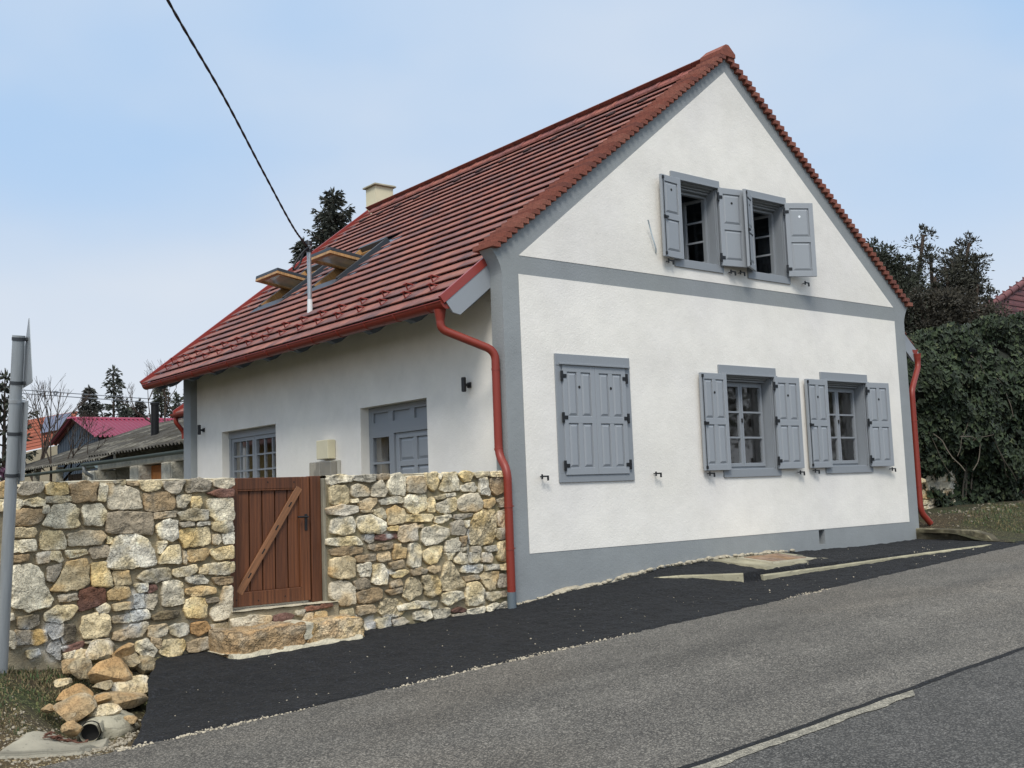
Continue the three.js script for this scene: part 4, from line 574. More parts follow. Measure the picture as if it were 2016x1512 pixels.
// ================================================================ GARDEN WALL
// outlines of the stones as surveyed on the wall's face, in millimetres: kind, x1, y1, x2, y2 ...
const STONES = [
['y',-4776,1687,-4744,1689,-4743,1583,-4775,1584,-4803,1636],
['c',-4802,1553,-4747,1561,-4746,1487,-4801,1487],
['c',-4747,1553,-4636,1555,-4626,1522,-4659,1486,-4747,1489],
['g',-4618,1686,-4486,1683,-4481,1642,-4500,1608,-4613,1596,-4646,1622,-4637,1656],
['y',-4452,1657,-4409,1676,-4311,1676,-4301,1602,-4359,1586,-4447,1594],
['g',-4444,1575,-4286,1575,-4281,1535,-4383,1531,-4442,1535],
['b',-4271,1662,-4177,1676,-4076,1668,-4096,1617,-4096,1534,-4276,1532],
['c',-4060,1639,-4006,1640,-4019,1529,-4078,1544],
['c',-3997,1653,-3935,1654,-3820,1628,-3772,1592,-3737,1495,-3740,1469,-3809,1461,-3997,1465],
['c',-4606,1551,-4528,1561,-4475,1547,-4470,1511,-4542,1509,-4622,1527],
['c',-4470,1496,-4441,1505,-4439,1475,-4455,1453,-4475,1461],
['b',-4675,1479,-4589,1483,-4499,1477,-4479,1431,-4498,1392,-4574,1371,-4704,1375,-4705,1466],
['c',-4403,1504,-4310,1516,-4246,1503,-4231,1467,-4226,1400,-4206,1358,-4235,1332,-4373,1339,-4469,1371,-4436,1435],
['c',-4161,1500,-4060,1502,-4011,1427,-4039,1343,-4166,1357,-4184,1465],
['b',-3997,1432,-3888,1438,-3665,1418,-3646,1369,-3649,1284,-3660,1248,-3809,1271,-3966,1277,-3999,1292,-3997,1375],
['y',-4708,1353,-4540,1344,-4526,1314,-4549,1280,-4708,1289],
['c',-4483,1312,-4343,1314,-4318,1217,-4333,1183,-4444,1180,-4487,1192],
['c',-4294,1287,-4150,1299,-4044,1299,-4013,1256,-4059,1197,-4279,1200],
['y',-4001,1250,-3965,1238,-3972,1207,-4001,1204],
['c',-4707,1259,-4544,1258,-4530,1220,-4534,1180,-4707,1171],
['p',-4506,1149,-4429,1159,-4420,1123,-4443,1090,-4510,1082],
['p',-4405,1157,-4357,1159,-4330,1097,-4361,1087,-4417,1113],
['b',-4702,1151,-4586,1149,-4576,1109,-4701,1098],
['c',-4308,1161,-4175,1163,-4155,1134,-4274,1108],
['b',-4105,1179,-4003,1183,-3993,1100,-4100,1097,-4130,1145],
['p',-3924,1257,-3793,1257,-3708,1213,-3655,1147,-3623,1033,-3639,1008,-3872,999,-4001,1013,-3981,1151],
['c',-4689,1062,-4548,1077,-4500,1034,-4481,978,-4447,876,-4403,818,-4432,761,-4559,739,-4680,789,-4672,871,-4677,944],
['b',-4433,1044,-4347,1063,-4356,1018,-4394,941,-4438,950],
['y',-4298,1059,-4269,1083,-4157,1090,-4144,916,-4184,879,-4321,863,-4413,878,-4361,944],
['y',-4115,1052,-4018,1055,-3988,981,-3964,874,-4104,885,-4117,950],
['y',-3953,973,-3841,980,-3823,880,-3935,874],
['g',-4360,829,-4248,834,-4223,792,-4345,785],
['m',-4199,845,-4169,863,-4028,861,-4020,753,-4149,719,-4213,710],
['p',-4089,714,-4018,735,-3982,714,-3997,674,-4058,670],
['c',-4446,718,-4364,755,-4257,750,-4228,727,-4267,665,-4344,636,-4445,659],
['b',-4647,699,-4507,702,-4507,636,-4558,616,-4642,620],
['c',-4743,732,-4684,731,-4679,692,-4738,679],
['g',-4658,603,-4563,597,-4566,505,-4650,510],
['o',-4558,592,-4454,588,-4442,506,-4524,493,-4562,510],
['c',-4737,607,-4678,600,-4661,507,-4677,480,-4737,539],
['g',-4445,636,-4330,622,-4334,538,-4406,517,-4438,579],
['d',-4320,606,-4247,606,-4242,558,-4256,495,-4319,487,-4334,528],
['y',-4178,657,-4088,668,-3987,638,-3982,550,-4007,500,-4163,502,-4198,563],
['m',-4334,449,-4187,472,-4175,456,-4197,423,-4319,413],
['g',-4420,489,-4353,491,-4343,351,-4439,432],
['b',-4158,464,-3997,476,-3961,426,-3977,407,-4148,455],
['c',-4575,443,-4505,450,-4491,419,-4556,397],
['c',-4314,402,-4197,423,-4182,361,-4295,355],
['b',-4148,407,-3997,394,-3977,336,-4137,336],
['g',-3714,971,-3525,976,-3509,913,-3520,882,-3704,876,-3760,912],
['c',-3470,964,-3302,987,-3288,940,-3348,906,-3437,902,-3481,922],
['c',-3217,978,-3089,985,-2969,983,-2978,906,-3049,889,-3189,905],
['y',-3240,958,-3194,949,-3206,906,-3257,921],
['g',-3370,892,-3252,894,-3189,851,-3201,827,-3359,845],
['b',-3148,869,-2985,868,-2979,817,-3091,810,-3126,829],
['y',-4001,828,-3914,862,-3846,841,-3828,787,-3898,768,-3986,770],
['c',-3783,861,-3696,865,-3693,812,-3757,804],
['m',-3688,848,-3623,848,-3613,816,-3672,797],
['c',-3558,864,-3470,873,-3410,841,-3407,766,-3397,696,-3488,680,-3559,695,-3564,775],
['y',-3374,796,-3264,805,-3132,791,-3126,747,-3264,740,-3365,757],
['c',-3794,784,-3723,788,-3717,689,-3784,690],
['c',-3709,782,-3615,774,-3624,722,-3645,671,-3712,688],
['y',-3950,731,-3815,734,-3802,686,-3945,679],
['c',-3810,666,-3688,665,-3675,601,-3815,584],
['b',-3945,633,-3841,649,-3820,585,-3955,588],
['d',-3651,604,-3565,637,-3450,632,-3439,609,-3472,581,-3630,578],
['y',-3366,704,-3304,720,-3207,695,-3214,560,-3361,572,-3386,636],
['b',-3202,700,-3115,708,-3092,676,-3190,672],
['c',-3062,791,-2986,790,-2991,544,-3140,520,-3165,583,-3151,630,-3087,667,-3068,742],
['c',-3820,564,-3704,562,-3689,524,-3742,463,-3841,469],
['g',-3950,516,-3872,523,-3844,474,-3893,449,-3955,466],
['c',-3673,533,-3543,535,-3530,502,-3544,456,-3603,445,-3675,455],
['g',-3516,511,-3400,528,-3359,500,-3373,443,-3434,429,-3489,456],
['o',-3322,512,-3209,525,-3187,455,-3266,426,-3323,448],
['b',-3152,484,-3030,498,-3025,432,-3153,413],
['c',-3773,420,-3694,434,-3652,380,-3620,340,-3641,301,-3716,299,-3768,352],
['g',-3651,437,-3587,419,-3579,361,-3603,353,-3652,401],
['y',-3555,405,-3401,401,-3388,333,-3440,276,-3517,270,-3587,331],
['g',-3362,367,-3210,393,-3136,352,-3165,312,-3296,290,-3363,309],
['y',-3130,357,-3072,372,-3073,302,-3119,291],
['g',-3945,1681,-3872,1687,-3867,1661,-3893,1653,-3945,1662],
['g',-3846,1673,-3766,1677,-3764,1642,-3835,1652],
['y',-3750,1676,-3582,1675,-3577,1640,-3605,1614,-3681,1592,-3734,1612],
['g',-3544,1661,-3388,1674,-3422,1598,-3439,1577,-3495,1579,-3544,1623],
['b',-3365,1668,-3268,1688,-3171,1663,-3159,1630,-3189,1592,-3355,1577,-3371,1602],
['c',-3127,1673,-2964,1684,-2959,1625,-3024,1601,-3124,1618],
['m',-3183,1564,-3084,1586,-2965,1591,-2966,1535,-3084,1530],
['b',-3708,1569,-3605,1587,-3473,1567,-3468,1448,-3627,1438,-3697,1446],
['g',-3442,1550,-3338,1549,-3338,1508,-3389,1456,-3440,1463],
['y',-3324,1535,-3252,1538,-3241,1489,-3259,1451,-3316,1453],
['c',-3184,1503,-3073,1513,-2966,1507,-2968,1339,-3109,1340,-3173,1387],
['g',-3627,1422,-3451,1428,-3468,1383,-3627,1371],
['g',-3437,1414,-3299,1433,-3184,1426,-3202,1344,-3395,1350],
['p',-3611,1314,-3551,1354,-3446,1350,-3446,1279,-3452,1210,-3491,1190,-3573,1216,-3611,1266],
['g',-3418,1332,-3311,1335,-3311,1305,-3407,1296],
['p',-3265,1330,-3179,1329,-3179,1304,-3271,1298],
['y',-3435,1252,-3396,1277,-3180,1283,-3178,1145,-3346,1139,-3391,1136,-3424,1203],
['g',-3150,1320,-2980,1323,-2969,1250,-3058,1238,-3145,1270],
['c',-3145,1209,-3087,1212,-3079,1167,-3105,1146,-3146,1149],
['p',-3058,1216,-2969,1225,-2967,1144,-3041,1143],
['c',-3601,1181,-3551,1196,-3535,1172,-3574,1105,-3595,1106],
['c',-3508,1148,-3430,1149,-3420,1019,-3448,1008,-3590,1023,-3563,1088],
['c',-3397,1099,-3369,1097,-3364,1059,-3372,1011,-3397,1018],
['y',-3346,1106,-3204,1114,-3187,1075,-3228,1023,-3324,1018,-3352,1047],
['y',-3152,1100,-2970,1122,-2977,1017,-3112,1020,-3158,1067],
['c',-2060,1665,-1952,1693,-1830,1678,-1837,1629,-1977,1622,-2030,1606,-2058,1614],
['g',-1812,1680,-1595,1692,-1588,1629,-1658,1622,-1801,1636],
['b',-1577,1686,-1435,1694,-1437,1644,-1523,1638,-1578,1660],
['c',-1430,1646,-1379,1677,-1304,1686,-1245,1648,-1257,1573,-1272,1488,-1397,1503,-1449,1552],
['c',-1221,1658,-1047,1655,-1024,1567,-1045,1514,-1117,1510,-1219,1519],
['y',-2042,1583,-1902,1592,-1862,1558,-1859,1445,-1947,1432,-2039,1446],
['c',-1820,1587,-1725,1595,-1659,1568,-1649,1500,-1775,1488,-1822,1515],
['c',-1604,1587,-1523,1630,-1455,1536,-1491,1484,-1610,1499],
['c',-1746,1446,-1632,1468,-1577,1461,-1578,1419,-1646,1375,-1742,1384],
['g',-1532,1449,-1379,1481,-1279,1462,-1287,1420,-1511,1409],
['c',-1266,1451,-1214,1486,-1033,1486,-1010,1410,-1018,1351,-1123,1317,-1194,1325,-1262,1387],
['p',-2069,1396,-1947,1422,-1771,1406,-1772,1354,-1908,1331,-2058,1345],
['c',-1823,1464,-1776,1468,-1776,1442,-1824,1441],
['b',-1730,1368,-1616,1361,-1635,1343,-1725,1347],
['c',-1604,1358,-1524,1375,-1489,1343,-1478,1269,-1593,1326],
['y',-1439,1362,-1369,1391,-1289,1356,-1271,1297,-1280,1239,-1443,1220,-1453,1289],
['c',-2031,1289,-1938,1320,-1827,1305,-1806,1212,-1824,1177,-1918,1159,-2045,1178],
['c',-1774,1308,-1624,1317,-1485,1248,-1475,1185,-1537,1157,-1724,1159,-1764,1215],
['y',-1456,1195,-1362,1206,-1364,1164,-1450,1168],
['y',-1296,1303,-974,1300,-949,1272,-977,1230,-1279,1239],
['p',-1337,1199,-1153,1212,-1128,1184,-1151,1068,-1298,1055,-1341,1089],
['c',-2063,1129,-1831,1134,-1784,1129,-1732,1069,-1738,1054,-1990,1059,-2070,1079],
['m',-1598,1134,-1371,1135,-1359,1095,-1520,1088,-1593,1098],
['g',-1689,1139,-1610,1140,-1618,1089,-1654,1070,-1696,1098],
['b',-1649,1054,-1416,1062,-1418,1009,-1596,994,-1656,1013],
['b',-2057,1031,-1927,1049,-1727,1032,-1728,991,-1905,971,-2038,990],
['y',-1386,1037,-1317,1033,-1325,1007,-1268,993,-1277,915,-1390,912],
['c',-1223,1033,-1108,1021,-1097,956,-1108,829,-1204,820,-1241,849],
['y',-1013,1686,-895,1690,-878,1607,-900,1548,-934,1524,-1004,1578,-1015,1638],
['c',-868,1681,-822,1677,-850,1634,-870,1645],
['c',-818,1606,-808,1683,-673,1686,-635,1607,-638,1519,-774,1511,-854,1536],
['y',-639,1674,-549,1692,-469,1677,-503,1610,-566,1606,-606,1646],
['g',-451,1687,-267,1693,-262,1650,-411,1636,-445,1659],
['c',-238,1689,-79,1692,-88,1638,-226,1641],
['c',-595,1562,-476,1587,-419,1535,-445,1502,-584,1506,-603,1534],
['p',-380,1624,-291,1628,-269,1486,-277,1463,-375,1478],
['b',-249,1610,-82,1629,-81,1486,-169,1454,-226,1485],
['g',-909,1466,-815,1480,-810,1447,-904,1433],
['c',-795,1485,-690,1492,-691,1465,-796,1457],
['c',-989,1436,-943,1456,-928,1391,-934,1320,-1000,1328],
['c',-899,1384,-804,1425,-688,1454,-679,1332,-741,1307,-862,1309,-907,1336],
['c',-649,1419,-550,1472,-411,1473,-351,1398,-360,1331,-453,1307,-605,1315,-658,1353],
['y',-336,1403,-214,1427,-209,1371,-261,1333,-325,1341],
['b',-164,1403,-61,1428,-66,1337,-138,1340],
['c',-916,1271,-749,1286,-743,1258,-825,1223,-885,1210,-911,1227],
['g',-695,1283,-489,1286,-489,1264,-608,1238,-699,1248],
['t',-433,1278,-312,1307,-227,1298,-196,1183,-200,1082,-254,989,-375,977,-514,993,-531,1082,-493,1169],
['p',-155,1289,-67,1303,-67,1143,-118,1140,-168,1165],
['c',-1121,1199,-1075,1203,-1076,1181,-1121,1178],
['c',-1070,1165,-932,1190,-787,1151,-776,1085,-885,1031,-1023,1012,-1081,1048],
['g',-732,1197,-663,1227,-602,1208,-571,1129,-586,1085,-668,1087,-729,1104],
['g',-184,1120,-75,1121,-80,1024,-153,1020,-195,1048],
['c',-574,1212,-519,1220,-531,1171,-556,1161],
['c',-805,1032,-669,1057,-651,1007,-660,941,-728,929,-815,940],
['b',-629,1055,-567,1057,-577,986,-625,978],
['c',-632,962,-550,962,-551,935,-627,928],
['g',-495,959,-397,958,-399,914,-497,915],
['g',-341,955,-213,959,-201,907,-308,903],
['y',-154,978,-67,995,-83,798,-183,827,-179,911],
['y',-1065,949,-972,986,-847,989,-877,899,-925,848,-997,840,-1060,879],
['c',-803,916,-715,916,-751,864,-785,860],
['c',-711,861,-641,911,-567,884,-563,818,-632,806,-699,827],
['g',-511,903,-407,902,-416,836,-459,811,-515,815],
['p',-372,888,-280,894,-253,847,-277,801,-375,811],
['c',-985,804,-886,808,-888,760,-961,754,-1019,775],
['g',-1211,789,-1146,811,-1044,782,-1058,751,-1193,740],
['p',-612,789,-383,789,-379,733,-443,710,-635,727],
['g',-356,776,-185,775,-187,725,-344,725],
['c',-164,768,-70,767,-72,711,-159,717],
['t',-786,833,-746,825,-695,740,-604,629,-619,598,-736,562,-842,584,-872,646,-842,751],
['t',-1085,721,-916,724,-893,620,-895,562,-995,530,-1052,559,-1050,617,-1087,668],
['g',-595,683,-443,688,-431,649,-577,638],
['y',-409,669,-338,702,-189,697,-199,630,-245,545,-303,530,-350,581],
['g',-169,662,-74,666,-72,553,-181,545,-193,591],
['c',-564,615,-426,615,-380,540,-384,430,-434,407,-558,407,-589,497],
['c',-876,539,-756,550,-635,539,-610,483,-692,468,-801,430,-866,468],
['g',-332,508,-176,505,-178,450,-265,424,-328,441],
['b',-162,499,-75,502,-84,453,-164,449],
['c',-1365,477,-1137,503,-1127,434,-1354,430],
['g',-1106,490,-931,485,-939,437,-998,419,-1095,436],
['c',-1192,398,-1025,408,-1001,342,-1067,317,-1181,334],
['c',-967,397,-802,398,-791,343,-845,322,-943,315,-968,350],
['m',-756,377,-675,396,-594,373,-629,349,-750,358],
['c',-567,364,-387,375,-374,351,-404,305,-563,299],
['g',-751,334,-595,340,-590,301,-739,295],
['c',-331,364,-245,395,-188,384,-283,326,-332,331],
['g',-232,355,-94,403,-82,340,-212,336],
['y',-2056,941,-1882,955,-1819,930,-1817,773,-1945,772,-2053,801],
['b',-1788,959,-1603,967,-1598,905,-1778,902],
['c',-1554,959,-1450,973,-1440,905,-1526,895,-1568,913],
['c',-1779,876,-1653,888,-1649,811,-1668,771,-1746,777,-1780,821],
['c',-1618,865,-1520,869,-1467,797,-1489,690,-1574,687,-1640,718,-1614,767],
['g',-1444,868,-1303,890,-1299,827,-1405,816],
['y',-1437,774,-1281,799,-1237,775,-1314,739,-1395,740],
['b',-1818,732,-1734,756,-1676,726,-1683,670,-1784,666,-1807,675],
['c',-2055,736,-1905,744,-1825,682,-1811,539,-1968,534,-2052,616],
['b',-1797,634,-1587,657,-1533,632,-1547,566,-1627,538,-1769,543],
['g',-1440,691,-1333,719,-1316,661,-1435,644],
['b',-1491,623,-1311,647,-1325,593,-1443,580],
['t',-1233,712,-1132,698,-1090,610,-1110,570,-1239,523,-1307,561],
['t',-1548,530,-1432,546,-1321,499,-1299,429,-1368,389,-1510,380,-1569,440],
['y',-1975,484,-1847,492,-1831,410,-1964,424],
['g',-1794,512,-1627,507,-1605,444,-1778,430],
['p',-1601,372,-1461,388,-1457,306,-1585,294],
['c',-1425,349,-1313,368,-1246,315,-1409,285],
['c',-1733,345,-1614,353,-1615,302,-1711,297]];
// lime splashes left on stones and joints: centre, half-size
const LIME = [[-3.755, 0.80, 0.05, 0.06], [-3.765, 0.72, 0.065, 0.07], [-3.785, 0.62, 0.07, 0.07], [-3.81, 0.52, 0.06, 0.06], [-4.40, 0.59, 0.055, 0.08], [-4.38, 0.46, 0.06, 0.09], [-4.60, 0.55, 0.055, 0.06], [-4.52, 0.43, 0.05, 0.04], [-1.47, 0.36, 0.10, 0.05], [-1.66, 0.36, 0.05, 0.05], [-1.80, 0.40, 0.05, 0.03], [-1.66, 1.13, 0.05, 0.035], [-1.45, 1.13, 0.035, 0.03], [-0.53, 0.76, 0.06, 0.03], [-0.535, 0.95, 0.012, 0.18], [-0.36, 0.47, 0.012, 0.08], [-1.43, 0.79, 0.04, 0.02]];
const lime = (x, y) => { let v = 0; for (const [cx, cy, a, b] of LIME) { const d = Math.hypot((x - cx) / a, (y - cy) / b); v = Math.max(v, ss(1.45, 0.75, d + 0.9 * (fbm(x * 22, y * 22, 3) - 0.5))); } return v; };
const LIMEC = 1.12;
const limeTone = {}; for (const k of Object.keys(M.stone)) { const c = M.stone[k][0].color; limeTone[k] = [0.60 / (c.r * 0.86), 0.60 / (c.g * 0.83), 0.585 / (c.b * 0.78)]; }   // the same white lime on every kind of stone
function stoneGeo(pts, seed, lift = 0.026, rough = 1, kind = 'c') {
  const lt = limeTone[kind];
  // pts: [[x, y]...] on the wall plane; rounded, roughened outline, rings that rise to an uneven face
  let P = pts.map((p) => [...p]); let area = 0; for (let i = 0; i < P.length; i++) { const a = P[i], b = P[(i + 1) % P.length]; area += a[0] * b[1] - b[0] * a[1]; } if (area < 0) P.reverse();
  const cut = (Q, f) => { const o = []; for (let i = 0; i < Q.length; i++) { const a = Q[i], b = Q[(i + 1) % Q.length]; o.push([mix(a[0], b[0], f), mix(a[1], b[1], f)], [mix(a[0], b[0], 1 - f), mix(a[1], b[1], 1 - f)]); } return o; };
  { let sx = 0, sy = 0; for (const q of P) { sx += q[0]; sy += q[1]; } sx /= P.length; sy /= P.length; P = P.map((q) => { const dx = q[0] - sx, dy = q[1] - sy, l = Math.hypot(dx, dy) || 1; return [q[0] + dx / l * 0.013, q[1] + dy / l * 0.013]; }); }
  P = cut(P, 0.09);
  const out = []; for (let i = 0; i < P.length; i++) { const a = P[i], b = P[(i + 1) % P.length], n = Math.max(1, Math.round(Math.hypot(a[0] - b[0], a[1] - b[1]) / 0.02)); for (let k = 0; k < n; k++) out.push([mix(a[0], b[0], k / n), mix(a[1], b[1], k / n)]); }
  let cx = 0, cy = 0; for (const p of out) { cx += p[0]; cy += p[1]; } cx /= out.length; cy /= out.length;
  const N = out.length, size = Math.sqrt(Math.abs(area) / 2), rings = [[1.0, -0.03], [1.005, lift * 0.45], [0.975, lift * 0.88], [0.90, lift * 0.98], [0.70, lift], [0.46, lift], [0.23, lift]], pos = [], col = [], uv = [], idx = [];
  const ou = seed * 0.37 % 7, ov = seed * 0.61 % 5, tint = 0.93 + 0.14 * hash3(seed, 3, 9);
  const tx = (hash3(seed, 1, 1) - 0.5) * 0.12, ty = (hash3(seed, 2, 1) - 0.5) * 0.14;
  const vert = (x, y, z) => { const w = lime(x, y), t = tint * (0.9 + 0.2 * fbm(x * 9, y * 9, seed)); pos.push(x, y, z); uv.push(x + ou, y + ov); col.push(mix(t, lt[0], w), mix(t, lt[1], w), mix(t, lt[2], w)); };
  rings.forEach(([s, z], ri) => { for (let i = 0; i < N; i++) {
    const p = out[i], e = ri < 3 ? 0.017 * rough * (fbm(p[0] * 26, p[1] * 26, seed * 0.7) - 0.5) * 2 : 0, dx = p[0] - cx, dy = p[1] - cy, l = Math.hypot(dx, dy) || 1; const x = cx + dx * s + dx / l * e, y = cy + dy * s + dy / l * e;
    let zz = z; if (ri > 0) { zz += (fbm(x * 13, y * 13, seed * 1.3, 4) - 0.5) * 0.042 * rough * Math.min(1, size / 0.1) * (ri > 1 ? 1 : 0.4) + (dx * tx + dy * ty) * (ri > 1 ? 1 : 0.5); const f = fbm(x * 6, y * 9, seed * 2.1, 2); if (ri > 1 && f > 0.56) zz -= 0.009 * rough; zz = Math.max(zz, ri === 1 ? -0.004 : 0.002); }
    vert(x, y, zz);
  } });
  vert(cx, cy, lift); const C = rings.length * N;
  for (let r = 0; r < rings.length - 1; r++) for (let i = 0; i < N; i++) { const a = r * N + i, b = r * N + (i + 1) % N, c = a + N, d = b + N; idx.push(a, b, d, a, d, c); }
  const L = (rings.length - 1) * N; for (let i = 0; i < N; i++) idx.push(L + i, L + (i + 1) % N, C);
  const g = new THREE.BufferGeometry(); g.setAttribute('position', new THREE.Float32BufferAttribute(pos, 3)); g.setAttribute('uv', new THREE.Float32BufferAttribute(uv, 2)); g.setAttribute('color', new THREE.Float32BufferAttribute(col, 3)); g.setIndex(idx); g.computeVertexNormals(); return g;
}
const pickStone = (k, seed) => { const a = M.stone[k]; return a[Math.floor(hash3(seed, 5, 7) * a.length)]; };
function gardenWall(label, x0, x1, top) {
  const t = thing('stone_wall', label, 'stone wall', [(x0 + x1) / 2, 0.2, -0.2]);
  const zf = (x, y) => -0.020 + 0.012 * (fbm(x * 8, y * 8, 2) - 0.5) + 0.006 * (fbm(x * 30, y * 30, 4) - 0.5);
  const nx = Math.round((x1 - x0) / 0.022), ny = 74, yb = 0.05;
  const front = sheet(nx, ny, (u, v) => { const x = mix(x0, x1, u), y = mix(top(x), yb, v); return [x, y, zf(x, y)]; }, (x, y) => { const w = lime(x, y), k = 0.86 + 0.28 * fbm(x * 3, y * 3, 5), d = ss(0.5, 0.7, fbm(x * 1.4, y * 1.6, 8)); return [mix(k * (1 - 0.04 * d), LIMEC * 1.9, w), mix(k * (1 - 0.02 * d), LIMEC * 2.1, w), mix(k * (1 - 0.12 * d), LIMEC * 2.7, w)]; });
  { const p = front.attributes.position, uv = front.attributes.uv; for (let i = 0; i < p.count; i++) uv.setXY(i, p.getX(i), p.getY(i)); front.computeVertexNormals(); }
  const body = bx(x0, x1, yb, 1.655, -0.42, -0.028), cb = new Float32Array(body.attributes.position.count * 3).fill(0.95); body.setAttribute('color', new THREE.BufferAttribute(cb, 3));
  mesh('mortar', join([front, body]), M.mortar, t);
  const cap = sheet(nx, 22, (u, v) => { const x = mix(x0, x1, u), e = v < 0.08 ? v / 0.08 : v > 0.92 ? (1 - v) / 0.08 : 1; return [x, mix(1.655, top(x) + 0.004 + 0.018 * (fbm(x * 6, v * 3, 3) - 0.5) + 0.006 * fbm(x * 25, v * 12, 6), sm(clamp(e))), mix(-0.43, -0.004 + 0.016 * (fbm(x * 7, 2.2) - 0.5), v)]; });
  mesh('mortar_cap', cap, M.mortarPale, t);
  return t;
}
const wallTop = (x) => 1.682 + 0.012 * (fbm(x * 3, 77) - 0.5);
const wallL = gardenWall('rubble stone garden wall on the sign post side of the gate', -9.5, -2.985, wallTop), wallR = gardenWall('rubble stone garden wall between the wooden gate and the house', -2.065, -0.004, wallTop);
STONES.forEach((s, i) => { const pts = []; for (let k = 1; k < s.length; k += 2) pts.push([s[k] / 1000, s[k + 1] / 1000]); const mx = pts.reduce((a, p) => a + p[0], 0) / pts.length; mesh('stone', stoneGeo(pts, i + 1, mix(0.014, 0.028, hash3(i, 4, 4)), s[0] === 't' ? 1.6 : 1, s[0]), pickStone(s[0], i), mx < -2.5 ? wallL : wallR); });
{ // the wall goes on beyond the picture's edge
  const r = rng(515), kinds = 'ccccyygbpc'; let y = 0.32, n = 400;
  while (y < 1.62) { const h = mix(0.09, 0.17, r()), hh = Math.min(h, 1.655 - y); let x = -9.4; while (x < -4.86) { const w = mix(0.10, 0.34, r()); if (x + w > -4.82) break; const j = () => (r() - 0.5) * 0.03; mesh('stone', stoneGeo([[x + j(), y + j()], [x + w * 0.5, y + j()], [x + w + j(), y + j()], [x + w + j(), y + hh + j()], [x + w * 0.5, y + hh + j()], [x + j(), y + hh + j()]], n, 0.028), pickStone(kinds[Math.floor(r() * 10)], n), wallL); n++; x += w + 0.04; } y += h + 0.035; }
}
// gate
{
  const t = thing('garden_gate', 'brown wooden plank gate with diagonal brace in the stone wall', 'gate', [-2.53, 0.575, -0.12]), z0 = -0.15, z1 = -0.095, g0 = -2.968, g1 = -2.20, yb = 0.60, yt = 1.685, S = 0.085;
  mesh('stile', bx(g0, g0 + S, yb, yt, z0, z1, 0.005), M.gate[0], t); mesh('stile', bx(g1 - S, g1, yb, yt, z0, z1, 0.005), M.gate[1], t);
  mesh('rail', bx(g0 + S, g1 - S, yt - 0.10, yt, z0, z1 - 0.001, 0.005), M.gate[2], t); mesh('rail', bx(g0 + S, g1 - S, yb, yb + 0.12, z0, z1 - 0.001, 0.005), M.gate[0], t);
  const n = 5, a = g0 + S, b = g1 - S, w = (b - a) / n; for (let k = 0; k < n; k++) mesh('plank', bx(a + k * w + 0.005, a + (k + 1) * w - 0.005, yb + 0.12, yt - 0.10, z0 + 0.008, z1 - 0.024, 0.005), M.gate[(k * 3 + 1) % 4], t);
  mesh('backing', bx(a, b, yb + 0.12, yt - 0.10, z0 + 0.001, z0 + 0.007), M.gate[2], t);
  mesh('bead', join([bx(a, b, yt - 0.112, yt - 0.10, z1 - 0.022, z1 - 0.004, 0.002), bx(b - 0.012, b, yb + 0.12, yt - 0.112, z1 - 0.022, z1 - 0.004, 0.002), bx(a, a + 0.01, yb + 0.12, yt - 0.112, z1 - 0.022, z1 - 0.006, 0.002)]), M.gate[1], t);
  const L = Math.hypot(b - a - 0.06, yt - yb - 0.27), an = Math.atan2(yt - yb - 0.27, b - a - 0.06), br = uvm(new RoundedBoxGeometry(0.064, L + 0.075, 0.022, 1, 0.004)); mesh('brace', br, M.brace, t, { p: new THREE.Vector3((a + b) / 2, (yb + yt) / 2 + 0.008, z1 - 0.010), r: new THREE.Euler(0, 0, an - Math.PI / 2) });
  for (const f of [-0.36, -0.12, 0.12, 0.36]) { const sl = uvm(new RoundedBoxGeometry(0.012, 0.05, 0.004, 1, 0.001)); mesh('bolt_slot', sl, M.dark, t, { p: new THREE.Vector3((a + b) / 2 + f * (L) * Math.cos(an), (yb + yt) / 2 + 0.008 + f * L * Math.sin(an), z1 + 0.001), r: new THREE.Euler(0, 0, an - Math.PI / 2) }); }
  mesh('gate_post', bx(-2.192, -2.092, 0.58, 1.69, -0.17, -0.085, 0.006), M.gate[2], t);
  mesh('gate_post', bx(-3.0, -2.97, 0.58, 1.69, -0.17, -0.09, 0.004), M.gate[3], t);
  const hx = g1 - 0.04; mesh('latch', join([bx(hx - 0.014, hx + 0.014, 1.21, 1.355, z1, z1 + 0.006, 0.003), rod([hx, 1.33, z1], [hx, 1.33, z1 + 0.045], 0.008, 8), rod([hx, 1.33, z1 + 0.042], [hx - 0.10, 1.332, z1 + 0.045], 0.008, 8)]), M.black, t);
  for (const [x, y] of [[-2.90, 0.66], [-2.7, 0.64], [-2.45, 0.655], [-2.9, 1.64], [-2.6, 1.645], [-2.35, 1.64]]) { const s = new THREE.CylinderGeometry(0.006, 0.006, 0.004, 8); s.rotateX(Math.PI / 2); s.translate(x, y, z1 + 0.001); mesh('screw', s, M.dark, t); }
}
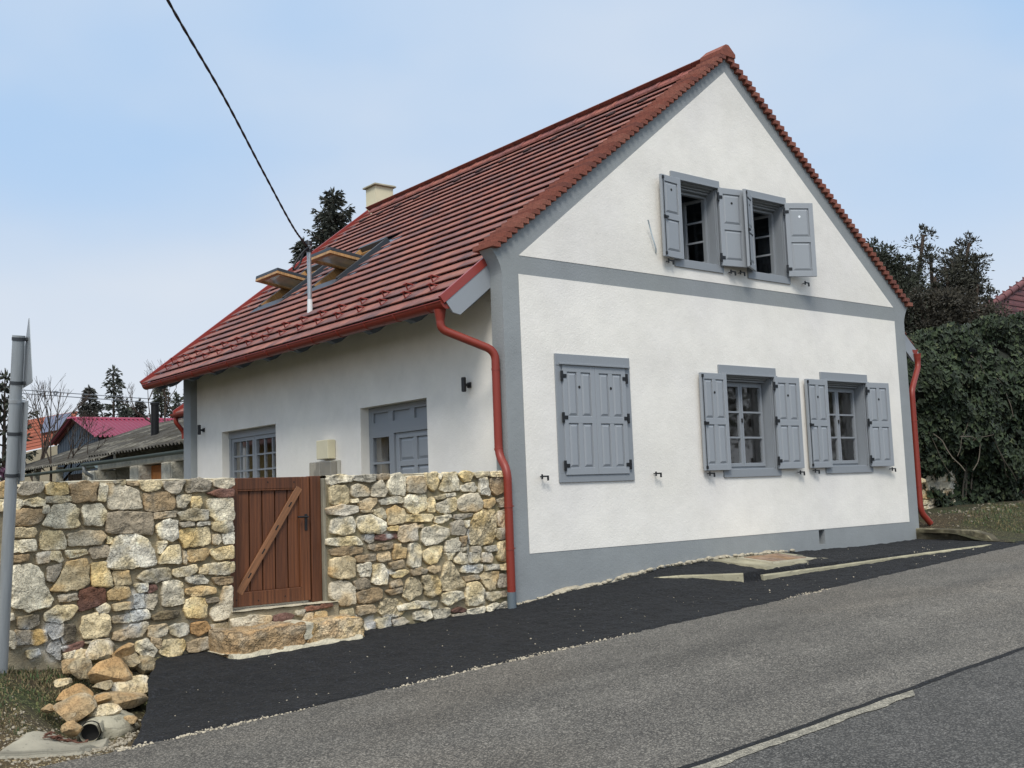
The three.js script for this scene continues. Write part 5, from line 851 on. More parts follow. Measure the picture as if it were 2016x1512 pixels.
// masonry jamb beside the gate post, threshold and step
{
  const t = thing('stone_step', 'two rough stone steps under the wooden gate', 'steps', [-2.55, 0.25, 0.15]);
  const th = bx(-3.02, -1.99, 0.1, 0.575, -0.36, 0.03, 0.015), c1 = new Float32Array(th.attributes.position.count * 3).fill(1.05); th.setAttribute('color', new THREE.BufferAttribute(c1, 3)); mesh('threshold', th, M.mortar, t);
  mesh('threshold_top', sheet(44, 14, (u, v) => { const x = mix(-3.0, -2.0, u); return [x, 0.577 + 0.012 * (fbm(x * 9, v * 3, 2) - 0.3), mix(-0.3, 0.045 + 0.012 * fbm(x * 8, 1), v)]; }), M.mortarPale, t);
  const S = (k, n, ...p) => { const q = []; for (let i = 0; i < p.length; i += 2) q.push([p[i], p[i + 1]]); const g = stoneGeo(q, n, 0.03); g.translate(0, 0, 0.035); mesh('stone', g, pickStone(k, n), t); };
  S('c', 601, -3.0, 0.46, -2.86, 0.43, -2.66, 0.46, -2.66, 0.515, -2.82, 0.53, -3.0, 0.525); S('m', 602, -2.63, 0.455, -2.50, 0.45, -2.44, 0.50, -2.52, 0.525, -2.62, 0.51); S('g', 603, -2.42, 0.50, -2.36, 0.49, -2.35, 0.53, -2.41, 0.535);
  S('c', 604, -2.36, 0.43, -2.27, 0.43, -2.27, 0.50, -2.33, 0.505); S('y', 605, -2.25, 0.43, -2.14, 0.44, -2.13, 0.50, -2.23, 0.505); S('m', 606, -2.33, 0.525, -2.22, 0.53, -2.20, 0.555, -2.31, 0.56); S('m', 607, -2.18, 0.535, -2.08, 0.545, -2.09, 0.57, -2.17, 0.568);
  // the long block, bedded in pale mortar
  const blk = (x0, x1, y0, y1, z0, z1, seed, tone) => { const g = new THREE.BoxGeometry(x1 - x0, y1 - y0, z1 - z0, 60, 20, 24), p = g.attributes.position, c = [], H = [x1 - x0, y1 - y0, z1 - z0].map((v) => v / 2); for (let i = 0; i < p.count; i++) { let x = p.getX(i), y = p.getY(i), z = p.getZ(i); const r = 0.045, q = new THREE.Vector3(Math.sign(x) * Math.max(0, Math.abs(x) - H[0] + r), Math.sign(y) * Math.max(0, Math.abs(y) - H[1] + r), Math.sign(z) * Math.max(0, Math.abs(z) - H[2] + r)); const l = q.length(); if (l > r) { const k = 1 - r / l; x -= q.x * k; y -= q.y * k; z -= q.z * k; } const n = 0.07 * (fbm(x * 6 + seed, y * 6, z * 6, 4) - 0.5) + 0.035 * (fbm(x * 20, y * 22 + seed, z * 22, 3) - 0.5); const m = Math.max(Math.abs(x) / H[0], Math.abs(y) / H[1], Math.abs(z) / H[2]); p.setXYZ(i, x + n * x / H[0] * 0.6, y + n * (Math.abs(y) / H[1]), z + n * (Math.abs(z) / H[2])); const o = fbm(x * 3 + seed, y * 5, z * 5, 4), or = ss(0.5, 0.7, o); c.push(mix(1.0, 1.08, or), mix(1.0, 0.90, or), mix(0.99, 0.72, or)); } g.setAttribute('color', new THREE.Float32BufferAttribute(c, 3)); g.translate((x0 + x1) / 2, (y0 + y1) / 2, (z0 + z1) / 2); g.computeVertexNormals(); uvm(g); mesh('step_block', g, tone, t); };
  blk(-3.19, -2.49, 0.235, 0.455, -0.02, 0.375, 5, stoneMat([206, 190, 166], T.stoneB, 0.04)); blk(-2.50, -1.91, 0.25, 0.452, -0.02, 0.345, 9, stoneMat([222, 204, 174], T.stoneA, 0.04));
  const bed = sheet(70, 26, (u, v) => { const x = mix(-3.205, -1.90, u), e = Math.min(1, Math.min(u, 1 - u) / 0.03); const zf = 0.425 - 0.035 * u + 0.02 * (fbm(x * 6, 4) - 0.5), y0 = pathY(x, zf) - 0.03; return v < 0.75 ? [x, mix(y0, pathY(x, zf) + 0.045 + 0.05 * (fbm(x * 7, 9) - 0.5), sm(v / 0.75)), zf * e - 0.045 * (v / 0.75) + 0.008 * (fbm(x * 14, v * 9) - 0.5)] : [x, pathY(x, zf) + 0.045 + 0.05 * (fbm(x * 7, 9) - 0.5), mix(zf - 0.045, 0, (v - 0.75) / 0.25)]; }); bed.computeVertexNormals(); uvm(bed); const bm = M.mortarPale.clone(); bm.side = THREE.DoubleSide; mesh('mortar_bed', bed, bm, t);
  mesh('mortar_bed', uvm(sheet(16, 20, (u, v) => { const x = mix(-2.56, -2.42, u), h = Math.sin(u * 3.14); return [x, mix(0.32, 0.46, Math.min(1, v * 1.4)) + 0.008 * h, v < 0.7 ? 0.352 + 0.03 * h * fbm(x * 20, v * 5) : mix(0.352, 0.02, (v - 0.7) / 0.3)]; })), bm, t);
  mesh('jamb', bx(-2.09, -2.06, 0.56, 1.665, -0.3, -0.045, 0.008), M.jamb || (M.jamb = mat([150, 146, 134], { map: T.concrete })), t);
}
// heap of loose rocks against the wall
function rockGeo(sx, sy, sz, seed, cuts = 9) {
  const g = mergeVertices((() => { const q = new THREE.IcosahedronGeometry(1, 4); q.deleteAttribute('uv'); q.deleteAttribute('normal'); return q; })()), p = g.attributes.position, r = rng(seed), P = [];
  for (let k = 0; k < cuts; k++) { const v = new THREE.Vector3(r() - 0.5, (r() - 0.5) * 0.9, r() - 0.5).normalize(); P.push([v, mix(0.46, 0.78, r())]); } P.push([new THREE.Vector3(0, -1, 0), 0.62]);
  const col = [];
  for (let i = 0; i < p.count; i++) { const v = new THREE.Vector3().fromBufferAttribute(p, i); for (const [n, d] of P) { const e = v.dot(n) - d; if (e > 0) v.addScaledVector(n, -e * 0.94); } const n = 0.10 * (fbm(v.x * 2.2 + seed, v.y * 2.2, v.z * 2.2, 4) - 0.5) + 0.05 * (fbm(v.x * 8, v.y * 8 + seed, v.z * 8, 3) - 0.5); v.multiplyScalar(1 + n * 1.6); p.setXYZ(i, v.x * sx, v.y * sy, v.z * sz); const o = ss(0.5, 0.64, fbm(v.x * 1.3 + seed, v.y * 2.4, v.z * 1.3, 4)); const t = 0.92 + 0.16 * fbm(v.x * 4, v.y * 4, v.z * 4 + seed); col.push(t * mix(1, 1.03, o), t * mix(1, 0.95, o), t * mix(0.99, 0.86, o)); }
  g.setAttribute('color', new THREE.Float32BufferAttribute(col, 3)); let h = g.toNonIndexed(); h = toCreasedNormals(h, 0.38); return uvm(h);
}
const rockMats = { c: stoneMat([238, 230, 214], T.stoneA), o: stoneMat([206, 187, 156], T.stoneB), g: stoneMat([188, 181, 168], T.stoneA), b: stoneMat([196, 184, 162], T.stoneB) };
for (const [x, y, z, w, h, d, yaw, roll, k, lab] of [
  [-4.10, 0.385, 0.14, 0.30, 0.17, 0.16, 0.2, -0.1, 'c', 'pale jagged rock at the top of the heap against the wall'],
  [-3.93, 0.385, 0.20, 0.17, 0.10, 0.13, -0.3, 0.3, 'o', 'orange cut stone on top of the heap'],
  [-3.89, 0.31, 0.24, 0.16, 0.11, 0.14, 0.4, 0, 'g', 'grey brown rock below the orange cut stone'],
  [-4.10, 0.285, 0.43, 0.36, 0.20, 0.22, 0.08, -0.08, 'o', 'large ochre slab in the middle of the rock heap'],
  [-4.34, 0.345, 0.20, 0.13, 0.12, 0.12, 0.7, 0.5, 'b', 'small tan rock leaning at the upper edge of the heap by the grass'],
  [-4.30, 0.305, 0.36, 0.17, 0.15, 0.16, 0.3, 0.2, 'g', 'blocky pale grey rock beside the large ochre slab'],
  [-4.44, 0.262, 0.46, 0.13, 0.07, 0.12, 0.1, 0.1, 'c', 'small whitish rock at the grassy edge of the heap'],
  [-4.41, 0.19, 0.62, 0.26, 0.14, 0.2, -0.2, 0.15, 'o', 'orange stained rock near the grass on the lower heap'],
  [-3.99, 0.18, 0.50, 0.31, 0.14, 0.2, 0.1, -0.12, 'c', 'rounded cream pink rock on the asphalt edge of the heap'],
  [-4.10, 0.105, 0.66, 0.46, 0.14, 0.22, 0.12, -0.10, 'b', 'longest flat rock, jutting onto the dark asphalt'],
  [-4.48, 0.115, 0.82, 0.25, 0.18, 0.22, 0.4, 0.25, 'b', 'broad grey tan rock at the bottom of the heap by the gravel'],
  [-4.285, 0.065, 0.87, 0.20, 0.12, 0.16, 0.1, 0.05, 'c', 'oblong cream rock above the drain pipe'],
  [-4.56, 0.025, 1.02, 0.13, 0.10, 0.12, 0.3, 0.3, 'b', 'single tan rock beside the drain pipe mouth'],
  [-3.80, 0.265, 0.24, 0.14, 0.15, 0.13, 0.9, 0, 'g', 'grey rock at the foot of the wall next to the asphalt'],
  [-3.86, 0.195, 0.38, 0.10, 0.06, 0.08, 0.2, 0, 'c', 'fist sized pale rock at the asphalt edge of the heap'],
  [-4.22, 0.215, 0.56, 0.14, 0.07, 0.12, 0.6, 0.1, 'g', 'small grey rock wedged below the large ochre slab'],
  [-4.27, 0.15, 0.72, 0.13, 0.07, 0.10, -0.4, 0.1, 'o', 'small ochre rock wedged in the middle of the lower heap'],
  [-4.22, 0.40, 0.12, 0.14, 0.10, 0.12, 0.5, 0.2, 'c', 'pale wedge of rock touching the wall above the heap'],
  [-3.74, 0.235, 0.17, 0.08, 0.06, 0.08, 0.5, 0, 'g', 'small stray stone where asphalt meets the wall'],
  [-4.62, 0.14, 0.72, 0.11, 0.06, 0.09, 1.1, 0.1, 'b', 'small half buried rock on the grass side of the heap'],
  [-4.16, 0.03, 0.98, 0.10, 0.06, 0.08, 0.2, 0.1, 'b', 'small tan rock on the gravel in front of the heap'],
]) { const seed = Math.round(1000 + x * 37 + z * 91 + y * 53); const m = mesh('rock', rockGeo(w * 0.60, h * 0.64, d * 0.66, seed, 13), rockMats[k], scene, { p: new THREE.Vector3(x, y, z), r: new THREE.Euler(roll * 0.4, yaw, roll) }); tag(m, lab, 'rock', 'rocks heaped against the garden wall'); }
// drain: concrete pipe end with a poured apron
{
  const c = new THREE.Vector3(-4.47, 0.005, 1.10), t = thing('drain_pipe', 'round concrete drain pipe mouth with grey poured apron', 'drain', [c.x, c.y - 0.1, c.z]);
  const dir = new THREE.Vector3(-0.42, 0, 0.91).normalize(), side = new THREE.Vector3(dir.z, 0, -dir.x), ring = new THREE.Shape(); ring.absarc(0, 0, 0.082, 0, 7, false); const hl = new THREE.Path(); hl.absarc(0, 0, 0.062, 0, 7, true); ring.holes.push(hl);
  const g = new THREE.ExtrudeGeometry(ring, { depth: 0.4, bevelEnabled: false, curveSegments: 24 }); g.translate(0, 0, -0.4); const yaw = Math.atan2(dir.x, dir.z); g.rotateY(yaw); g.translate(c.x, c.y, c.z); mesh('pipe', uvm(g), M.concrete, t); const plug = new THREE.CircleGeometry(0.07, 24); plug.rotateY(yaw); plug.translate(c.x - dir.x * 0.07, c.y, c.z - dir.z * 0.07); mesh('pipe_bore', plug, M.dark, t);
  const cm = M.concrete.clone(); cm.side = THREE.DoubleSide;
  const mound = new THREE.SphereGeometry(1, 40, 20, 0, 6.2832, 0, Math.PI * 0.55), mp = mound.attributes.position; for (let i = 0; i < mp.count; i++) { const x = mp.getX(i), y = mp.getY(i), z = mp.getZ(i), n = 1 + 0.35 * (fbm(x * 2 + 4, y * 2, z * 2) - 0.5); mp.setXYZ(i, x * 0.21 * n, y * 0.135 * n - 0.05, Math.min(z * 0.3 * n, 0.25)); } mound.rotateY(yaw); mound.translate(c.x - dir.x * 0.34 + side.x * 0.05, c.y, c.z - dir.z * 0.34 + side.z * 0.05); mound.computeVertexNormals(); mesh('collar', uvm(mound), M.concrete, t);
  const ap = sheet(40, 34, (u, v) => { const w = 0.30 + 0.5 * v - 0.25 * v * v + 0.08 * (fbm(v * 6, u > 0.5 ? 3 : 9) - 0.5), q = c.clone().addScaledVector(dir, 0.015 + 0.60 * v).addScaledVector(side, (u - 0.5) * w - 0.22 * v), e = ss(0, 0.12, Math.min(u, 1 - u)) * ss(0, 0.1, 1 - v); return [q.x, Math.max(bankY(q.x, q.z) + 0.03, c.y - 0.085) * e + (bankY(q.x, q.z) - 0.03) * (1 - e) + 0.012 * fbm(q.x * 9, q.z * 9), q.z]; }); const am = cm.clone(); am.color = srgb(158, 154, 144); mesh('apron', uvm(ap), am, t);
  const lf = []; const r = rng(66); for (let k = 0; k < 26; k++) { const q = c.clone().addScaledVector(dir, 0.34 + 0.12 * (r() - 0.5)).addScaledVector(side, -0.08 + 0.24 * (r() - 0.5)), g2 = bx(-0.03, 0.03, 0, 0.004, -0.008, 0.008); g2.rotateY(r() * 3); g2.rotateZ((r() - 0.5) * 0.4); g2.translate(q.x, bankY(q.x, q.z) + 0.05 + 0.012 * r(), q.z); lf.push(g2); }
  tag(mesh('leaf_litter', join(lf), mat([92, 56, 40]), scene), 'dead brown leaves lying on the drain apron', 'leaves', null, 'stuff');
}
// traffic sign post seen from behind
{
  const top = at(37, 662, 7.55), foot = at(1, 1352, 7.62), ax = top.clone().sub(foot).normalize(), P = (d, ox = 0, oz = 0) => top.clone().addScaledVector(ax, -d).add(new THREE.Vector3(ox, 0, oz));
  const t = thing('sign_post', 'leaning grey steel post carrying road sign plates seen edge on', 'road sign', [foot.x, foot.y - 0.1, foot.z]), R = 0.041;
  mesh('post', rod(foot.clone().addScaledVector(ax, -0.25), top, R, 22), M.galv, t);
  mesh('post_cap', rod(P(0.012), P(-0.006), R + 0.002, 22), M.steel, t);
  // plates stand beside the post, almost in line with the view
  const yaw = -5.5 * deg, zx = new THREE.Vector3(Math.sin(yaw), 0, Math.cos(yaw)), nx = new THREE.Vector3(Math.cos(yaw), 0, -Math.sin(yaw));
  const plate = (shape, d, off, name) => { const g = new THREE.ExtrudeGeometry(shape, { depth: 0.004, bevelEnabled: false, curveSegments: 20 }); const m = new THREE.Matrix4().makeBasis(zx.clone().negate(), ax, nx); g.applyMatrix4(m); const q = P(d).addScaledVector(nx, off); g.translate(q.x, q.y, q.z); return mesh(name, uvm(g), M.galv, t); };
  const tri = new THREE.Shape(); tri.moveTo(-0.28, 0.02); tri.quadraticCurveTo(-0.30, -0.0, -0.26, -0.01); tri.lineTo(0.26, -0.01); tri.quadraticCurveTo(0.30, 0.0, 0.28, 0.02); tri.lineTo(0.015, 0.47); tri.quadraticCurveTo(0, 0.485, -0.015, 0.47); tri.closePath();
  const a = plate(tri, 0.345, R + 0.018, 'sign_plate'); tag(a, 'triangular warning sign, seen from behind');
  const rc = poly([[-0.18, 0], [0.18, 0], [0.18, 0.56], [-0.18, 0.56]]), b = plate(rc, 1.03, R + 0.014, 'sign_plate'); tag(b, 'tall rectangular sign, seen edge on');
  for (const d of [0.02, 0.33, 0.46, 0.69, 0.985]) { const A = P(d - 0.012), B = P(d + 0.012), q = P(d).addScaledVector(nx, R + 0.022); const cl = bx(-0.03, 0.0, -0.011, 0.011, -0.016, 0.016, 0.003); cl.translate(q.x, q.y, q.z); mesh('clamp', join([rod(B, A, R + 0.004, 20), cl]), d === 0.46 ? M.steel : M.anthracite, t); }
  mesh('rail', join([rod(P(0.0).addScaledVector(nx, R + 0.010), P(0.36).addScaledVector(nx, R + 0.010), 0.006, 6), rod(P(0.47).addScaledVector(nx, R + 0.008), P(1.05).addScaledVector(nx, R + 0.008), 0.007, 6)]), M.galv, t);
}
// kerbs and the slab with its cover in front of the house
function kerb(label, pts, w, h, seed, mossy) {   // pts: [x, z, top y]
  const g = []; const n = 40, f = (u) => { const k = u * (pts.length - 1), i = Math.min(pts.length - 2, Math.floor(k)), s = k - i; return pts[i].map((v, q) => mix(v, pts[i + 1][q], s)); };
  const prof = [[0, -h], [0, -0.012], [0.012, 0], [w - 0.012, 0], [w, -0.012], [w, -h]]; const pos = [], idx = [];
  for (let i = 0; i <= n; i++) { const [x, z, y] = f(i / n), [x2, z2] = f(Math.min(1, i / n + 0.01)), [x1, z1] = f(Math.max(0, i / n - 0.01)), dx = x2 - x1, dz = z2 - z1, l = Math.hypot(dx, dz), nx = -dz / l, nz = dx / l; for (const [a, b] of prof) { const e = 0.006 * (fbm(x * 9, b * 20 + a * 30, seed) - 0.5); pos.push(x + nx * (a - w / 2 + e), y + b + e, z + nz * (a - w / 2 + e)); } }
  const m = prof.length; for (let i = 0; i < n; i++) for (let k = 0; k < m - 1; k++) { const a = i * m + k, b = a + 1, c = a + m, d = c + 1; idx.push(a, b, c, b, d, c); }
  for (const e of [0, n]) { const s = e * m; for (let k = 1; k < m - 1; k++) e ? idx.push(s, s + k + 1, s + k) : idx.push(s, s + k, s + k + 1); }
  const q = new THREE.BufferGeometry(); q.setAttribute('position', new THREE.Float32BufferAttribute(pos, 3)); q.setIndex(idx); const u = toCreasedNormals(q.toNonIndexed(), 0.6); const km = M.kerb || (M.kerb = mat([172, 167, 148], { map: T.concrete, bumpMap: T.grit, bumpScale: 0.004, roughness: 0.95, side: THREE.DoubleSide })); const mm = mossy ? mat([196, 191, 166], { map: T.fibro, bumpMap: T.grit, bumpScale: 0.004, roughness: 0.95, side: THREE.DoubleSide }) : km; return tag(mesh('kerb', uvm(u), mm), label, 'kerb', 'concrete kerbs in front of the house');
}
kerb('short slanting kerb sunk in the dark asphalt near the house', [[1.62, 0.10, 0.49], [1.95, 0.48, 0.52], [2.40, 0.95, 0.525]], 0.07, 0.25, 1);
kerb('long low kerb between asphalt strip and road edge', [[2.86, 0.82, 0.468], [4, 0.97, 0.498], [5.2, 1.15, 0.537], [6.75, 1.42, 0.58]], 0.085, 0.3, 2);
kerb('mossy raised kerb at the house corner below the ivy', [[7.47, -0.02, 0.75], [7.44, 0.45, 0.745], [7.38, 0.90, 0.73], [7.30, 1.15, 0.68], [7.24, 1.28, 0.585]], 0.12, 0.5, 3, true);
{
  const t = thing('concrete_slab', 'pale concrete slab with a sunken rusty cover beside the plinth', 'slab', [3.6, 0.5, 0.4]);
  const lay = (x0, x1, z0, z1, up, drop, nm, mtl) => { const g = sheet(36, 24, (u, v) => { const a = clamp((u - 0.03) / 0.94), b = clamp((v - 0.04) / 0.92), e = Math.min(u, 1 - u) < 0.02 || Math.min(v, 1 - v) < 0.03 ? 1 : 0, x = mix(x0, x1, a) + 0.012 * (fbm(b * 9, 3.1) - 0.5), z = mix(z0, z1, b) + 0.02 * (fbm(a * 9, 7.7) - 0.5); return [x, mix(0.585, 0.515, z / 0.85) + up + 0.006 * (fbm(x * 7, z * 7) - 0.5) - e * drop, z]; }); mesh(nm, uvm(g), mtl, t); };
  lay(2.97, 4.30, 0.01, 0.80, 0.022, 0.12, 'slab', M.kerb); lay(3.28, 4.08, 0.12, 0.66, 0.038, 0.03, 'frame', M.concrete); lay(3.36, 4.00, 0.18, 0.60, 0.046, 0.01, 'cover', mat([150, 128, 112], { map: T.stoneA, roughness: 0.9 }));
}

// ================================================================ OUTBUILDINGS BEHIND THE YARD
function corrugated(x0, y0, x1, y1, za, zb, period, amp, mtl, name, parent) {   // eave (x0,y0) to top (x1,y1), ribs run down the slope
  const n = Math.round(Math.abs(za - zb) / period * 8), seg = 14, dx = x1 - x0, dy = y1 - y0, l = Math.hypot(dx, dy), g = sheet(n, seg, (u, v) => { const z = mix(za, zb, u), w = amp * Math.cos(z / period * 6.2832), lap = 0.012 * Math.floor(v * 3.999) * 0 + 0.01 * (fbm(z * 0.8, v * 4, 3) - 0.5); return [x0 + dx * v - dy / l * (w + lap), y0 + dy * v + dx / l * (w + lap), z]; });
  const m = mtl.clone(); m.side = THREE.DoubleSide; const p = g.attributes.position, uv = g.attributes.uv; for (let i = 0; i < p.count; i++) uv.setXY(i, p.getZ(i), p.getX(i)); return mesh(name, g, m, parent);
}
const oldWall = mat([236, 232, 222], { map: T.concrete, bumpMap: T.stoneBump, bumpScale: 0.03, roughness: 0.97 }), gutterGrey = mat([104, 116, 112], { roughness: 0.5, metalness: 0.2 });
const gutterZ = (gx, gy, za, zb) => toCreasedNormals(ext(halfRing(0.07, 0.066).map(([x, y]) => [gx + x, gy + y]), zb, za), 0.7);
{
  const t = thing('outbuilding', 'low white outbuilding with mossy corrugated roof, wooden door and dark openings', 'outbuilding', [2, 0.4, -12.4]);
  corrugated(0.48, 2.56, 4.2, 3.9, -9.3, -15.25, 0.177, 0.026, M.fibro, 'roof', t);
  mesh('gutter', gutterZ(0.42, 2.42, -9.3, -15.25), gutterGrey, t);
  mesh('downpipe', pipe([[0.42, 2.38, -15.2], [0.42, 2.24, -15.2], [0.62, 2.12, -15.2], [0.62, 0.6, -15.2]], 0.04, 0.05, 30, 10), M.steel, t);
  mesh('beam', bx(0.70, 0.86, 2.27, 2.42, -15.2, -9.3, 0.01), oldWall, t);
  for (const [a, b] of [[-15.6, -15.02], [-12.92, -12.42], [-11.22, -10.72]]) mesh('pier', bx(0.60, 1.06, 0.4, 2.27, a, b, 0.03), oldWall, t);
  mesh('wall', bx(0.9, 1.04, 0.4, 2.27, -10.72, -9.3), oldWall, t);
  mesh('window', join([bx(0.86, 0.9, 1.55, 2.2, -10.62, -9.6), bx(0.84, 0.865, 1.5, 1.56, -10.66, -9.56)]), mat([62, 68, 72]), t);
  const d = mesh('door', join([bx(0.86, 0.90, 0.5, 2.25, -12.42, -11.22)]), mat([186, 128, 70], { map: rep(T.wood, 0.3, 1), roughness: 0.7 }), t);
  for (const [a, b] of [[-12.3, -11.86], [-11.78, -11.34]]) mesh('panel', bx(0.845, 0.86, 1.5, 2.12, a, b, 0.006), mat([198, 140, 80], { map: rep(T.wood, 0.3, 1), roughness: 0.7 }), d);
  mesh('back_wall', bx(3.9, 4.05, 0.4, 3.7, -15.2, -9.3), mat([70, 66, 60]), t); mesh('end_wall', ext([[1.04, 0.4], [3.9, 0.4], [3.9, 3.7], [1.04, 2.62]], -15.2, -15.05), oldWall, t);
}
{
  const t = thing('outbuilding', 'long open shed with weathered corrugated roof behind the sign post', 'outbuilding', [2.4, 0.4, -19]);
  corrugated(0.88, 2.53, 5.2, 3.95, -15.55, -24.5, 0.177, 0.026, M.fibro, 'roof', t);
  mesh('gutter', gutterZ(0.82, 2.40, -15.6, -24.5), gutterGrey, t);
  for (const z of [-17.2, -19.3, -21.4, -23.6]) mesh('post', bx(1.0, 1.14, 0.4, 2.5, z - 0.07, z + 0.07, 0.01), oldWall, t);
  for (let k = 0; k < 16; k++) mesh('board', bx(1.2, 1.225, 0.4, 2.3, -17.1 - k * 0.13, -17.0 - k * 0.13), mat([92, 86, 78], { map: T.wood }), t);
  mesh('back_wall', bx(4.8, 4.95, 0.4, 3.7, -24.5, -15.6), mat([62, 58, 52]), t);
}
{ // tiled lean-to at the rear of the house with its own drainpipe
  const t = thing('rear_annex', 'small red tiled annex roof with red drainpipe behind the house corner', 'annex', [2, 0.4, -9.8]), x0 = 0.62, y0 = 3.10, sl = 0.7, za = -8.83, zb = -10.55;
  for (let i = 0; i < 6; i++) mesh('tile_row', ext([[x0 + i * 0.19, y0 + i * 0.19 * sl + 0.05], [x0 + i * 0.19 + 0.24, y0 + (i * 0.19 + 0.24) * sl + 0.01], [x0 + i * 0.19 + 0.24, y0 + (i * 0.19 + 0.24) * sl - 0.02], [x0 + i * 0.19, y0 + i * 0.19 * sl + 0.03]], zb, za), M.tiles[i % 4], t);
  mesh('wall', bx(1.15, 1.4, 0.4, 3.45, zb + 0.4, za), M.whiteSide, t); mesh('deck', ext([[x0, y0 - 0.01], [x0 + 1.2, y0 + 1.2 * sl - 0.01], [x0 + 1.2, y0 + 1.2 * sl - 0.08], [x0, y0 - 0.08]], zb + 0.02, za), M.deck, t);
  mesh('verge_strip', ext([[x0 - 0.03, y0], [x0 + 1.2, y0 + 1.2 * sl], [x0 + 1.2, y0 + 1.2 * sl + 0.1], [x0 - 0.03, y0 + 0.08]], zb - 0.03, zb), M.redMetalBright, t);
  mesh('gutter', gutterZ(x0 - 0.03, y0 + 0.01, za, zb), M.redMetal, t);
  mesh('downpipe', pipe([[x0 - 0.03, y0 - 0.02, zb + 0.12], [x0 - 0.03, y0 - 0.14, zb + 0.12], [x0 + 0.12, 2.78, zb + 0.12], [x0 + 0.12, 2.66, zb + 0.12]], 0.042, 0.05, 40, 12), M.redMetal, t);
}
{
  const t = thing('metal_shed', 'navy sheet metal shed with magenta ribbed roof', 'shed', [6.5, 0.5, -29.5]), xa = 4.5, xb = 8.9, ridge = [-29.54, 4.5], n = [-27.0, 3.74], f = [-32.0, 3.74], navy = mat([44, 56, 68], { roughness: 0.5 }), mag = mat([132, 50, 72], { roughness: 0.45 });
  const slope = (e, name) => { const k = 30, g = sheet(k * 6, 2, (u, v) => { const w = (u * k) % 1, h = w < 0.3 ? 0.07 : 0; const x = mix(xa - 0.25, xb, u); return [x, mix(ridge[1] + 0.03, e[1], v) + h, mix(ridge[0], e[0], v)]; }); const m = mag.clone(); m.side = THREE.DoubleSide; mesh(name, g, m, t); };
  slope(n, 'roof_slope'); slope(f, 'roof_slope'); mesh('ridge_cap', bx(xa - 0.28, xb, 4.52, 4.585, -29.72, -29.36, 0.01), mat([182, 92, 114], { roughness: 0.45 }), t);
  const wl = [[-27.25, 0.5], [-31.8, 0.5], [-31.8, 3.72], [-29.54, 4.42], [-27.25, 3.72]]; const g = ext(wl.map(([z, y]) => [z, y]), 0, 0.08); g.rotateY(-Math.PI / 2); g.translate(xa + 0.08, 0, 0); const gw = mesh('gable_wall', uvm(g), navy, t);
  for (let k = 0; k < 22; k++) { const z = -31.7 + k * 0.2; mesh('rib', bx(xa - 0.015, xa, 0.5, Math.min(4.35, 3.72 + 0.7 * (1 - Math.abs(z + 29.54) / 2.27)), z, z + 0.05), navy, gw); }
  mesh('front_wall', bx(xa, xb, 0.5, 3.7, -27.3, -27.22), navy, t); mesh('canopy', bx(xa - 0.1, xb, 3.28, 3.33, -27.2, -26.2, 0.01), mag, t);
}
tag(mesh('stovepipe', join([rod(at(305, 880, 23), at(305, 795, 23), 0.085, 14), rod(at(305, 797, 23), at(305, 792, 23), 0.10, 14)]), M.black), 'black metal stovepipe rising above the corrugated roof', 'stovepipe');
{
  const t = thing('distant_house', 'orange tiled house with dark solar panels in the distance', 'house', at(80, 900, 58).toArray()), a = at(42, 892, 58), b = at(136, 872, 61), up = new THREE.Vector3(1.1, 1.9, -2.2), orange = mat([156, 88, 66], { map: T.tile, roughness: 0.85 });
  for (let i = 0; i < 9; i++) { const q = (k) => a.clone().lerp(b, k), o = up.clone().multiplyScalar(i / 9), o2 = up.clone().multiplyScalar((i + 1.7) / 9); const A = q(-0.3).add(o), B = q(1).add(o), C2 = q(1).add(o2), D2 = q(-0.3).add(o2); A.y += 0.06; B.y += 0.06; const P = [A, B, C2, A, C2, D2]; const g = new THREE.BufferGeometry().setFromPoints(P); g.computeVertexNormals(); uvm(g); const m = orange.clone(); m.side = THREE.DoubleSide; mesh('tile_row', g, m, t); }
  const q = (k, v) => a.clone().lerp(b, k).addScaledVector(up, v).add(new THREE.Vector3(0, 0.18, 0.1)); for (let i = 0; i < 3; i++) { const P = [q(0.28 + i * 0.2, 0.42), q(0.47 + i * 0.2, 0.42), q(0.47 + i * 0.2, 0.95), q(0.28 + i * 0.2, 0.95)]; const g = new THREE.BufferGeometry().setFromPoints([P[0], P[1], P[2], P[0], P[2], P[3]]); g.computeVertexNormals(); mesh('solar_panel', uvm(g), new THREE.MeshStandardMaterial({ color: srgb(96, 104, 124), roughness: 0.25, side: THREE.DoubleSide }), t); }
  const w0 = a.clone().lerp(b, -0.25), w1 = b.clone(); const wg = new THREE.BufferGeometry().setFromPoints([w0, w1, w1.clone().setY(0.5), w0, w1.clone().setY(0.5), w0.clone().setY(0.5)]); wg.computeVertexNormals(); const wm = mat([196, 180, 150]); wm.side = THREE.DoubleSide; mesh('wall', uvm(wg), wm, t);
}
{ // power line
  const t = thing('power_line', 'thin power wires with two v shaped insulators above the far roofs', 'power line', at(200, 800, 48).toArray()); const wr = mat([120, 126, 134]);
  for (const [y0, y1] of [[769, 790], [776, 797]]) mesh('wire', rod(at(-80, y0 - 10, 46), at(420, y1 + 4, 50), 0.02, 4), wr, t);
  for (const [x, y] of [[84, 774], [109, 771]]) mesh('insulator', join([rod(at(x, y + 8, 46), at(x - 5, y, 46), 0.03, 5), rod(at(x, y + 8, 46), at(x + 5, y, 46), 0.03, 5), rod(at(x - 5, y, 46), at(x + 5, y, 46), 0.025, 5)]), wr, t);
}
